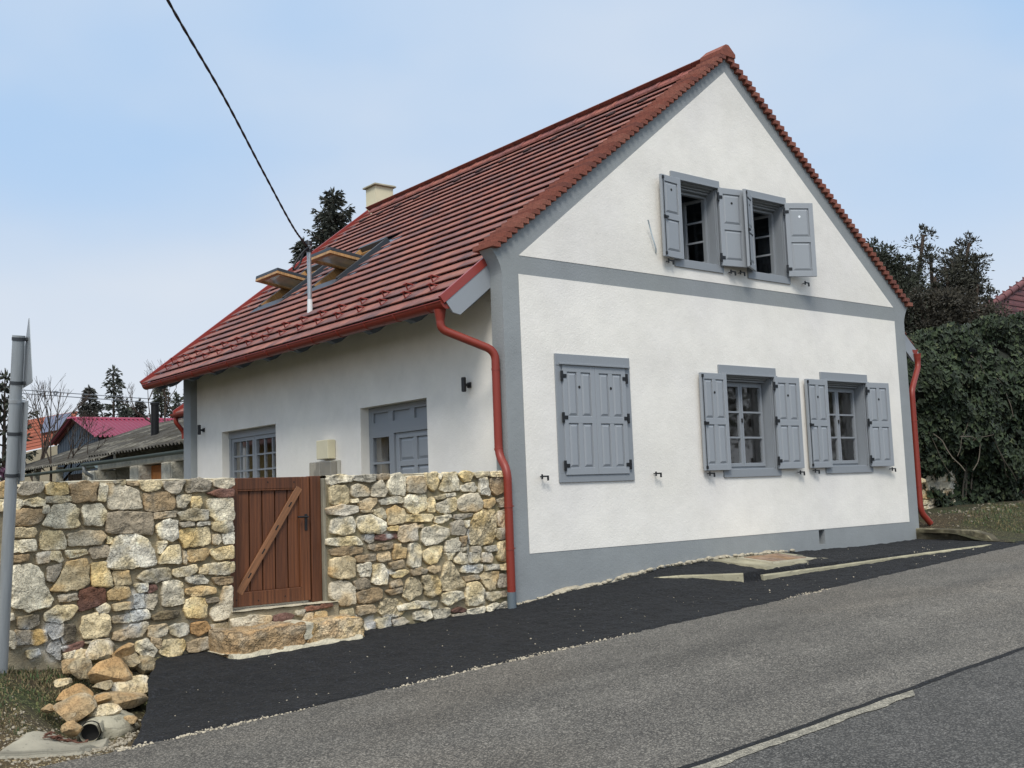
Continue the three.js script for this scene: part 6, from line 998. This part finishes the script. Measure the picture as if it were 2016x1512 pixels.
{ // neighbouring house, its tiled roof above the ivy
  const t = thing('neighbour_house', 'dark red tiled hip roof of the neighbouring house above the ivy', 'house', [30, 0.8, -8]), rowM = [[118, 72, 72], [110, 68, 70]].map((c) => mat(c, { map: T.tile, roughness: 0.7 })), A = at(1918, 626, 27), B = at(2120, 486, 31), n = 16;
  for (let i = 0; i < n; i++) { const p = A.clone().lerp(B, i / n), st = B.clone().sub(A).divideScalar(n), xr = 46 - i * st.x; const g = ext([[p.z + 0.03, p.y + 0.055], [p.z + st.z * 1.2, p.y + st.y * 1.2 + 0.02], [p.z + st.z * 1.2, p.y + st.y * 1.2 - 0.02], [p.z + 0.03, p.y]].reverse(), 0, xr - p.x); g.rotateY(-Math.PI / 2); g.translate(xr, 0, 0); mesh('tile_row', uvm(g), rowM[i % 2], t); }
  for (let k = 0; k < 16; k++) mesh('hip_tile', rod(A.clone().lerp(B, k / 16).add(new THREE.Vector3(0, 0.03, 0)), A.clone().lerp(B, (k + 1.1) / 16).add(new THREE.Vector3(0, 0.03, 0)), 0.10, 8, 0.08), rowM[k % 2], t);
  const side = new THREE.BufferGeometry().setFromPoints([A, B, new THREE.Vector3(A.x, A.y, B.z * 2 - A.z)]); side.computeVertexNormals(); const sm2 = rowM[0].clone(); sm2.side = THREE.DoubleSide; mesh('side_slope', uvm(side), sm2, t);
  mesh('wall', bx(A.x + 0.5, 45, 0.8, A.y, B.z * 2 - A.z + 0.4, A.z - 0.4), M.cream, t);
}

// ================================================================ TREES
class Leaves {
  constructor(seed) { this.p = []; this.c = []; this.r = rng(seed); }
  // a spray: a narrow folded blade of length l along d
  blade(o, d, l, w, col) {
    const r = this.r, n = new THREE.Vector3(r() - 0.5, r() - 0.5, r() - 0.5).cross(d).normalize(), m = o.clone().addScaledVector(d, l * 0.45), a = m.clone().addScaledVector(n, w), b = m.clone().addScaledVector(n, -w), e = o.clone().addScaledVector(d, l);
    this.p.push(o.x, o.y, o.z, a.x, a.y, a.z, e.x, e.y, e.z, o.x, o.y, o.z, e.x, e.y, e.z, b.x, b.y, b.z); const v = 0.65 + 0.7 * r(); for (let i = 0; i < 6; i++) this.c.push(col[0] * v, col[1] * v, col[2] * v);
  }
  puff(c, rad, n, l, w, col, up = 0.2, flat = 0.8) { const r = this.r; for (let i = 0; i < n; i++) { const d = new THREE.Vector3(r() - 0.5, r() - 0.5 + up * 0.5, r() - 0.5).normalize(), o = c.clone().add(new THREE.Vector3(d.x, d.y * flat, d.z).multiplyScalar(rad * (0.35 + 0.65 * r()))); d.add(new THREE.Vector3((r() - 0.5) * 1.2, (r() - 0.5) * 1.2, (r() - 0.5) * 1.2)).normalize(); this.blade(o, d, l * (0.6 + 0.8 * r()), w * (0.7 + 0.6 * r()), col); } }
  build(name, parent, t = 0.15) { const g = new THREE.BufferGeometry(); g.setAttribute('position', new THREE.Float32BufferAttribute(this.p, 3)); g.setAttribute('color', new THREE.Float32BufferAttribute(this.c, 3)); g.computeVertexNormals(); return mesh(name, g, M.leaf(t, 0.9), parent); }
}
const V3 = (x, y, z) => new THREE.Vector3(x, y, z);
// spruce: whorls of drooping branches hung with sprays
function spruce(name, label, base, H, R, seed, { gap = 0.30, dens = 1, col = [0.050, 0.058, 0.036], droop = 0.35, y0 = 0.12, spray = 0.2, tops = 1, group = 'conifers beyond the yard', lean = 0 } = {}) {
  const t = thing(name, label, 'tree', base.toArray(), group), r = rng(seed), L = new Leaves(seed + 1), br = [], tr = [];
  for (let q = 0; q < tops; q++) {
    const Hq = q ? H * (0.72 + 0.2 * r()) : H, off = q ? V3((r() - 0.5) * R * 0.9, 0, (r() - 0.5) * R * 0.9) : V3(0, 0, 0), b = base.clone().add(off.clone().multiplyScalar(0.2)), tip = base.clone().add(off).add(V3(lean, Hq, 0)); tr.push(rod(b, tip, 0.022 * H * (q ? 0.5 : 1), 7, 0.01));
    for (let y = y0 * Hq; y < Hq * 0.985; y += gap * (0.7 + 0.6 * r()) * mix(1, 0.5, y / Hq)) {
      const f = 1 - (y - y0 * Hq) / (Hq * (1 - y0)), n = 5 + Math.floor(3 * r()), ph = r() * 6.28;
      for (let k = 0; k < n; k++) {
        if (r() < 0.12) continue; const a = ph + k * 6.283 / n + (r() - 0.5) * 0.7, len = R * (q ? 0.6 : 1) * (0.06 + f ** 0.85) * (0.55 + 0.6 * r()), o = b.clone().lerp(tip, y / Hq), d = V3(Math.cos(a), 0.28 * (1 - f) + 0.05, Math.sin(a)).normalize();
        const P = (s) => o.clone().addScaledVector(d, len * s).add(V3(0, -droop * len * s * s + 0.22 * len * Math.max(0, s - 0.55) ** 1.3, 0)); if (len > 0.25) br.push(rod(P(0), P(0.9), 0.012 + 0.012 * len, 4, 0.005));
        const m = Math.max(3, Math.round(len / spray * 3.2 * dens));
        for (let i = 0; i < m; i++) { const s = 0.12 + 0.88 * (i + r()) / m, p = P(s), sd3 = (r() < 0.5 ? -1 : 1) * (0.3 + 0.7 * r()), dd = d.clone().multiplyScalar(0.7).add(V3(-Math.sin(a) * sd3, -0.25 - 0.4 * r(), Math.cos(a) * sd3)).normalize(), l = spray * (0.7 + 0.8 * r()) * (1.15 - 0.5 * s); L.blade(p, dd, l, l * 0.16, col); L.blade(p, d.clone().add(V3((r() - 0.5), (r() - 0.3), (r() - 0.5))).normalize(), l * 0.7, l * 0.14, col); if (r() < 0.6) L.blade(p.clone().addScaledVector(dd, l * 0.4), dd.clone().add(V3((r() - 0.5), -0.3, (r() - 0.5))).normalize(), l * 0.7, l * 0.15, col); }
      }
      for (let i = 0; i < 4; i++) L.blade(b.clone().lerp(tip, y / Hq), V3((r() - 0.5) * 0.8, 1, (r() - 0.5) * 0.8).normalize(), spray * 1.2, spray * 0.16, col);
    }
  }
  mesh('trunk', join(tr), M.bark, t); if (br.length) mesh('branches', join(br), M.bark, t); L.build('crown', t); return t;
}
// juniper or cypress: rising limbs that end in rounded tufts
function tuftTree(name, label, base, limbs, seed, { tuft = 0.32, n = 70, leaf = 0.12, col = [0.040, 0.040, 0.026], group = 'dark evergreens', fill = [] } = {}) {
  const t = thing(name, label, 'tree', base.toArray(), group), r = rng(seed), L = new Leaves(seed + 3), wood = [];
  for (const [ex, ey, ez, k] of limbs) {
    const e = V3(ex, ey, ez), s = base.clone().add(V3(0, (ey - base.y) * 0.15, 0)), mid = s.clone().lerp(e, 0.5).add(V3((r() - 0.5) * 0.5, 0.2, (r() - 0.5) * 0.5)), cv = new THREE.CatmullRomCurve3([s, mid, e]); wood.push(new THREE.TubeGeometry(cv, 14, 0.045, 5)); L.puff(e, tuft * 0.55, Math.round(n * 0.5), leaf, leaf * 0.2, col, 1.6, 1.4);
    for (let i = 0; i < k; i++) { const q = cv.getPoint(0.25 + 0.75 * (i + r() * 0.8) / k), a = r() * 6.28, f = 1 - (i / k) * 0.6, d = V3(Math.cos(a), 0.35 + 0.5 * r(), Math.sin(a)).normalize(), c = q.clone().addScaledVector(d, tuft * (0.6 + 2.0 * r()) * f); wood.push(rod(q, c, 0.018, 4, 0.008)); L.puff(c, tuft * (0.55 + 0.6 * r()), Math.round(n * (0.5 + 0.7 * r())), leaf, leaf * 0.2, col, 0.5); }
  }
  for (const [x, y, z, rx, ry, k] of fill) for (let i = 0; i < k; i++) { const a = r() * 6.28, q = Math.sqrt(r()), c = V3(x + Math.cos(a) * rx * q, y + (r() - 0.5) * 2 * ry * Math.sqrt(1 - q * q * 0.7), z + Math.sin(a) * rx * q * 0.7); L.puff(c, tuft * (0.6 + 0.6 * r()), Math.round(n * 0.7), leaf, leaf * 0.2, col, 0.5); }
  mesh('trunk', rod(base.clone().setY(base.y - 1), base.clone().add(V3(0, 2.2, 0)), 0.16, 8, 0.08), M.bark, t); mesh('branches', join(wood), M.bark, t); L.build('crown', t); return t;
}
function bareTree(label, base, H, spread, seed, group) {
  const t = thing('bare_tree', label, 'tree', base.toArray(), group), r = rng(seed), g = [];
  const grow = (o, d, l, rad, lev) => { const e = o.clone().addScaledVector(d, l); g.push(rod(o, e, rad, lev < 2 ? 6 : 3, rad * 0.65)); if (lev > 5) return; const n = lev < 1 ? 3 : 2 + (r() < 0.45 ? 1 : 0); for (let i = 0; i < n; i++) grow(e, d.clone().add(V3((r() - 0.5) * spread, 0.28 * r(), (r() - 0.5) * spread)).normalize(), l * (0.62 + 0.22 * r()), rad * 0.62, lev + 1); };
  grow(base, V3(0.05, 1, 0).normalize(), H * 0.3, 0.02 * H, 0); mesh('trunk', g[0], M.bark, t); mesh('branches', join(g.slice(1)), M.bark, t);
}
const foot = (px, py, d, y = 0.8) => { const p = at(px, py, d); p.y = y; return p; };
const treeTo = (px, py, d, y = 0.8) => at(px, py, d).y - y;
spruce('spruce_tree', 'tall open spruce standing free behind the magenta shed', foot(224, 830, 55), treeTo(224, 718, 55), 1.35, 21, { gap: 0.42, droop: 0.25, spray: 0.30, y0: 0.4, col: [0.060, 0.066, 0.050] });
spruce('spruce_tree', 'dense pointed conifer just above the navy shed gable', foot(176, 830, 50), treeTo(176, 761, 50), 1.25, 22, { gap: 0.24, dens: 1.6, droop: -0.15, spray: 0.26, y0: 0.35, col: [0.05, 0.05, 0.04] });
spruce('spruce_tree', 'small dark conifer between the open spruce and the stovepipe', foot(275, 830, 56), treeTo(275, 787, 56), 1.1, 23, { gap: 0.24, dens: 1.5, droop: -0.1, spray: 0.26, y0: 0.35, col: [0.05, 0.046, 0.036] });
spruce('spruce_tree', 'dark spruce under the end of the gutter', foot(318, 830, 42), treeTo(318, 748, 42), 0.95, 24, { gap: 0.26, dens: 1.3, spray: 0.24, y0: 0.3 });
spruce('spruce_tree', 'narrow young conifer under the overhanging eaves', foot(347, 830, 44), treeTo(347, 771, 44), 0.4, 25, { gap: 0.2, spray: 0.2, y0: 0.4 });
spruce('spruce_tree', 'bushy conifer beside the rear corner of the house', foot(374, 830, 40), treeTo(374, 758, 40), 1.0, 26, { gap: 0.26, dens: 1.5, droop: -0.1, spray: 0.24, y0: 0.3 });
spruce('spruce_tree', 'low dark conifer behind the ridge of the magenta shed', foot(250, 840, 60), treeTo(250, 798, 60), 1.6, 29, { gap: 0.26, dens: 1.3, droop: 0, spray: 0.3, y0: 0.3 });
spruce('spruce_tree', 'large spruce with several tops rising behind the house roof', foot(660, 600, 26, 0.8), treeTo(660, 364, 26), 2.1, 27, { gap: 0.20, dens: 1.5, droop: -0.1, spray: 0.17, y0: 0.25, tops: 9, col: [0.042, 0.046, 0.032], group: 'conifers behind the house' });
spruce('pine_tree', 'dark pine with level branches behind the sign post', foot(8, 900, 30), treeTo(8, 722, 30), 1.45, 28, { gap: 0.5, dens: 1.5, droop: -0.05, spray: 0.24, y0: 0.25, col: [0.038, 0.044, 0.026] });
bareTree('leafless dark tree in front of the distant orange roof', foot(96, 900, 27), 3.35, 1.3, 41, 'bare trees'); bareTree('pale bare treetop just behind the sign plates', foot(66, 900, 40), 5.3, 1.0, 42, 'bare trees');
bareTree('leafless twigs showing between eaves and rear corner', foot(366, 840, 36), 5.4, 1.2, 43, 'bare trees');
{ // evergreens beyond the neighbour's ivy
  const b1 = at(1822, 800, 27); b1.y = 1; const p = (x, y, d) => at(x, y, d).toArray();
  tuftTree('juniper_tree', 'tall thin juniper with tufted top beside the rake of the roof', b1, [[...p(1818, 462, 27), 26], [...p(1790, 520, 27), 10], [...p(1832, 500, 27.3), 12], [...p(1796, 560, 26.6), 12], [...p(1840, 545, 27), 12]], 51, { tuft: 0.30, n: 120, leaf: 0.085 });
  const b2 = at(1895, 800, 28); b2.y = 1;
  tuftTree('juniper_tree', 'broad ragged juniper between the roof rake and the neighbouring roof', b2, [[...p(1908, 478, 28), 18], [...p(1890, 490, 28.4), 16], [...p(1875, 510, 28), 14], [...p(1860, 525, 27.6), 12], [...p(1920, 520, 28), 14], [...p(1925, 560, 27.5), 12], [...p(1948, 582, 28), 12], [...p(1855, 580, 28), 12]], 52, { tuft: 0.33, n: 130, leaf: 0.09, fill: [[...at(1905, 555, 28).toArray(), 0.45, 0.5, 24], [...at(1870, 560, 28).toArray(), 0.4, 0.4, 16], [...at(1880, 600, 28).toArray(), 0.7, 0.6, 34], [...at(1860, 640, 27.6).toArray(), 0.9, 0.6, 26]] });
  const b3 = at(1760, 800, 26); b3.y = 1;
  tuftTree('thuja_tree', 'dense dark evergreen right behind the roof rake', b3, [[...p(1722, 492, 26), 14], [...p(1742, 520, 26), 14], [...p(1768, 524, 26), 16], [...p(1786, 545, 26), 16]], 53, { tuft: 0.36, n: 130, leaf: 0.09, col: [0.026, 0.031, 0.016], fill: [[...at(1760, 590, 26).toArray(), 0.75, 0.75, 60], [...at(1725, 530, 26).toArray(), 0.45, 0.5, 26], [...at(1800, 640, 25.5).toArray(), 0.8, 0.8, 50]] });
  const b4 = at(1835, 800, 25); b4.y = 1;
  tuftTree('juniper_tree', 'brownish evergreen mass directly above the ivy', b4, [[...p(1812, 600, 25), 14], [...p(1850, 610, 25), 14], [...p(1880, 620, 25), 12], [...p(1915, 615, 25.4), 10]], 54, { tuft: 0.34, n: 120, leaf: 0.09, col: [0.044, 0.038, 0.024], fill: [[...at(1830, 620, 25).toArray(), 0.6, 0.55, 44], [...at(1875, 615, 25).toArray(), 0.6, 0.45, 30], [...at(1925, 620, 26).toArray(), 0.8, 0.25, 22]] });
}
// ================================================================ IVY OVER THE NEIGHBOUR'S WALL
{
  const wall = thing('rubble_wall', 'crumbling pale rubble wall end under the ivy beside the house', 'stone wall', [10.5, 0.7, -1.2]), body = bx(8.45, 15, 0.5, 3.4, -1.5, -0.98), bc = new Float32Array(body.attributes.position.count * 3).fill(0.8); body.setAttribute('color', new THREE.BufferAttribute(bc, 3)); mesh('core', body, M.mortar, wall);
  const r = rng(808); let y = 0.78, n = 900; while (y < 2.6) { const h = mix(0.07, 0.15, r()); let x = 8.42; while (x < 11.8) { const w = mix(0.10, 0.30, r()), j = () => (r() - 0.5) * 0.035, g = stoneGeo([[x + j(), y + j()], [x + w * 0.5, y + j()], [x + w + j(), y + j()], [x + w + j(), y + h + j()], [x + w * 0.5, y + h + j()], [x + j(), y + h + j()]], n, 0.05, 1.4); g.translate(0, 0, -0.965 + 0.04 * r()); mesh('stone', g, pickStone('ccybcgcp'[n % 8], n), wall); n++; x += w + 0.02; } y += h + 0.018; }
  // visible broken end beside the drainpipe
  for (let k = 0; k < 30; k++) { const x = 8.28 + 0.55 * r(), yy = 0.82 + 1.25 * r() ** 1.3 * (1 - (x - 8.28) * 0.3), s = mix(0.05, 0.13, r()), m = mesh('stone', rockGeo(s * 1.1, s * 0.7, s * 0.9, 3000 + k, 7), [rockMats.c, rockMats.b, rockMats.c, rockMats.g][k % 4], wall, { p: V3(x, yy, -0.80 + 0.12 * r()), r: new THREE.Euler(r() * 0.5, r() * 3, r() * 0.5) }); }

  const t = thing('ivy_hedge', 'dense dark green ivy hanging over the rubble wall', 'ivy', [10.8, 0.8, -1]), R = rng(606), L = new Leaves(607);
  const top = (x) => 3.66 + 0.12 * (x - 8.8) + 0.6 * (fbm(x * 0.9, 3.3) - 0.5) + 0.4 * (fbm(x * 3, 5.1) - 0.5) - 0.55 * (1 - ss(8.6, 9.4, x));
  const bot = (x) => { const k = [[8.4, 2.35], [8.8, 1.95], [9.1, 1.55], [9.5, 1.12], [10.0, 0.98], [11, 1.0], [11.6, 1.08], [12.4, 1.0], [16, 1.0]]; for (let i = 1; i < k.length; i++) if (x < k[i][0]) return mix(k[i - 1][1], k[i][1], clamp((x - k[i - 1][0]) / (k[i][0] - k[i - 1][0]))) + 0.25 * (fbm(x * 2.5, 8) - 0.5); return 1; };
  const face = (x, y) => { const hollow = -0.55 * Math.exp(-(((x - 10.1) / 0.9) ** 2) - (((y - 1.35) / 0.42) ** 2)); const v = clamp((y - bot(x)) / (top(x) - bot(x))), e = Math.sin(Math.PI * clamp(0.12 + 0.86 * v)); return hollow - 1.0 + 0.62 * Math.sqrt(Math.max(0, e)) * ss(8.35, 9.0, x) + 0.85 * (fbm(x * 1.3, y * 1.3, 2, 4) - 0.5) + 0.45 * (fbm(x * 3.6, y * 3.6, 6, 3) - 0.5); };
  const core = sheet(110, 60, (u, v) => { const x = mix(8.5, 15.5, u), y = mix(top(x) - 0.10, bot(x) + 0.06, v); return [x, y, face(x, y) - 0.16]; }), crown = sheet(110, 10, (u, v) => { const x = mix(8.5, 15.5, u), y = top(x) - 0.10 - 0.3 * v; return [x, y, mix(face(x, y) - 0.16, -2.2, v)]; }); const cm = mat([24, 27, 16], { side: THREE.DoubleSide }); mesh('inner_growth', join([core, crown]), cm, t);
  const leaf = (o, nrm, s, col) => { // heart-shaped leaf hanging with its tip down
    const dn = V3((R() - 0.5) * 2.4, -0.8 + 0.9 * (R() - 0.5), (R() - 0.2) * 1.2).normalize(), sd4 = V3().crossVectors(dn, nrm).normalize(), fold = 0.22 * s, P = (a, b, c) => o.clone().addScaledVector(sd4, a * s).addScaledVector(dn, b * s).addScaledVector(nrm, c);
    const b0 = P(0, 0, 0), l = P(-0.55, 0.12, fold), ll = P(-0.42, -0.22, fold * 0.7), rr = P(0.55, 0.12, fold), r2 = P(0.42, -0.22, fold * 0.7), tp = P(0.05, 0.95, -fold * 0.4); for (const tri of [[b0, ll, l], [b0, l, tp], [b0, tp, rr], [b0, rr, r2]]) for (const q of tri) L.p.push(q.x, q.y, q.z); const v = 0.6 + 0.75 * R(); for (let i = 0; i < 12; i++) L.c.push(col[0] * v, col[1] * v, col[2] * v);
  };
  const greens = [[0.017, 0.030, 0.011], [0.023, 0.039, 0.014], [0.036, 0.054, 0.019], [0.015, 0.026, 0.012], [0.065, 0.078, 0.032]];
  for (let k = 0; k < 30000; k++) { const x = 8.38 + 7.1 * R() ** 1.35, a = top(x), b = bot(x), y = mix(b - 0.12 * R(), a + 0.05 * R(), R()), d = fbm(x * 2.2, y * 2.2, 12, 4); if (d < 0.41) continue; const e = 0.03, f0 = face(x, y), nx = (f0 - face(x + e, y)) / e, ny = (f0 - face(x, y + e)) / e, nrm = V3(nx * 0.6 + (R() - 0.5) * 1.7, ny * 0.4 + 0.45 + (R() - 0.5) * 1.5, 0.7 + 0.6 * R()).normalize(); leaf(V3(x, y, f0 + (R() - 0.62) * 0.16 + (d > 0.56 ? 0.05 : 0)), nrm, mix(0.04, 0.105, R() ** 1.3), greens[Math.floor(R() * 4.18)]); }
  for (let k = 0; k < 4200; k++) { const x = 8.5 + 7 * R() ** 1.3, d = R(), y = top(x) + 0.02 + 0.10 * R() - 0.25 * d, nrm = V3(R() - 0.5, 0.9, R() - 0.3).normalize(); leaf(V3(x, y, face(x, top(x) - 0.1) - 0.1 - 0.9 * d), nrm, mix(0.05, 0.10, R()), greens[Math.floor(R() * 5)]); }
  for (let k = 0; k < 1500; k++) { const x = 8.9 + 3.4 * R(), y = mix(0.9, bot(x), R() ** 0.7); if (fbm(x * 2, y * 2, 30) < 0.52) continue; leaf(V3(x, y, -0.86 + 0.12 * R()), V3(R() - 0.5, 0.3, 1).normalize(), mix(0.04, 0.085, R()), greens[Math.floor(R() * 4)]); }
  L.build('foliage', t, 0.12);
  const stems = []; for (let k = 0; k < 20; k++) { const x = 8.9 + 4.2 * R(), y = mix(bot(x), top(x) - 0.3, R()), n2 = 5, P = [V3(x, y, face(x, y) + 0.03)]; let d = V3((R() - 0.5) * 1.6, -0.5 - R(), 0.15).normalize(); if (R() < 0.35) d.y = 0.3 * R(); for (let i = 0; i < n2; i++) { d.add(V3((R() - 0.5) * 0.9, (R() - 0.5) * 0.6, (R() - 0.5) * 0.3)).normalize(); const q = P[P.length - 1].clone().addScaledVector(d, 0.10 + 0.13 * R()); q.z = Math.max(q.z, face(q.x, q.y) + 0.02); P.push(q); } stems.push(new THREE.TubeGeometry(new THREE.CatmullRomCurve3(P), 18, 0.004 + 0.006 * R(), 5)); }
  for (let k = 0; k < 7; k++) { const x = 9.3 + 2.2 * R(); stems.push(new THREE.TubeGeometry(new THREE.CatmullRomCurve3([V3(x, 0.8, -0.84), V3(x + 0.1 * (R() - 0.5), 1.2, -0.80), V3(x + 0.3 * (R() - 0.5), 1.8, -0.72)]), 12, 0.016, 6)); }
  mesh('stems', join(stems), mat([92, 84, 73], { roughness: 0.9 }), t);
}
{ const t = thing('red_gate_panel', 'faded dark red panel low beside the ivy at the picture edge', 'panel', [12.0, 0.75, -0.62]); mesh('panel', bx(11.75, 13.2, 0.98, 1.62, -0.68, -0.62, 0.01), mat([116, 62, 60], { map: T.concrete, roughness: 0.85 }), t); mesh('footing', bx(11.7, 13.2, 0.7, 0.98, -0.74, -0.58, 0.02), M.concrete, t); }
// purple shrub just behind the wall, by the post
{ const b = at(6, 950, 9.6), L = new Leaves(333), t = thing('purple_shrub', 'dark purple leaved shrub tip above the wall behind the sign post', 'shrub', [b.x, 0.55, b.z]); for (let k = 0; k < 14; k++) L.puff(V3(b.x - 0.25 + 0.28 * L.r(), 1.55 + 0.28 * L.r(), b.z + (L.r() - 0.5) * 0.3), 0.08, 40, 0.045, 0.012, [0.10, 0.035, 0.07], 0.5); L.build('foliage', t); mesh('stem', rod([b.x - 0.12, 0.5, b.z], [b.x - 0.1, 1.7, b.z], 0.012), M.bark, t); }

// ================================================================ ACROSS THE YARD AND THE STREET: what the panes mirror and what shades the yard wall
{
  const t = thing('barn', 'ochre plastered barn across the yard mirrored in the door sidelight', 'barn', [-12.5, 0.4, -20]);
  mesh('wall', bx(-15.5, -11.2, 0.3, 4.2, -32, -10), mat([206, 168, 96], { map: T.plaster, roughness: 0.95 }), t); mesh('gable_end', ext([[-15.5, 4.2], [-11.2, 4.2], [-13.35, 6.6]], -10.25, -10), mat([206, 168, 96], { map: T.plaster, roughness: 0.95 }), t);
  for (const s of [-1, 1]) { const g = ext([[0, 0], [2.75, -3.05], [2.82, -2.98], [0, 0.14]].map(([x, y]) => [-13.35 + s * x, 6.62 + y]), -32.3, -9.7); mesh('roof_slope', g, M.tiles[2], t); }
  mesh('door', bx(-11.22, -11.16, 0.4, 2.5, -16, -14.2, 0.01), M.gate[1], t);
}
bareTree('bare yard tree standing before the ochre barn', V3(-9.2, 0.5, -17.5), 4.6, 1.1, 47, 'bare trees');
[[15, 13.8, 5.2], [20.5, 15, 6.2], [26.5, 14, 5.6], [33, 15.5, 6.6], [40, 14.5, 6]].forEach(([x, z, h], i) => { const b = V3(x, roadY(x), z); tuftTree('street_tree', ['evergreen tree across the street nearest to the house front', 'second evergreen along the far side of the street', 'low evergreen in the middle of the row across the street', 'tallest evergreen in the row across the street', 'last evergreen of the row across the street'][i], b, [[x, b.y + h, z, 12], [x - 1.2, b.y + h * 0.8, z, 8], [x + 1.3, b.y + h * 0.78, z + 0.4, 8]], 80 + i, { tuft: 0.62, n: 60, leaf: 0.22, col: [0.045, 0.06, 0.03], group: 'evergreens across the street', fill: [[x, b.y + h * 0.42, z, 2.4, h * 0.36, 90]] }); });

renderer.render(scene, camera);
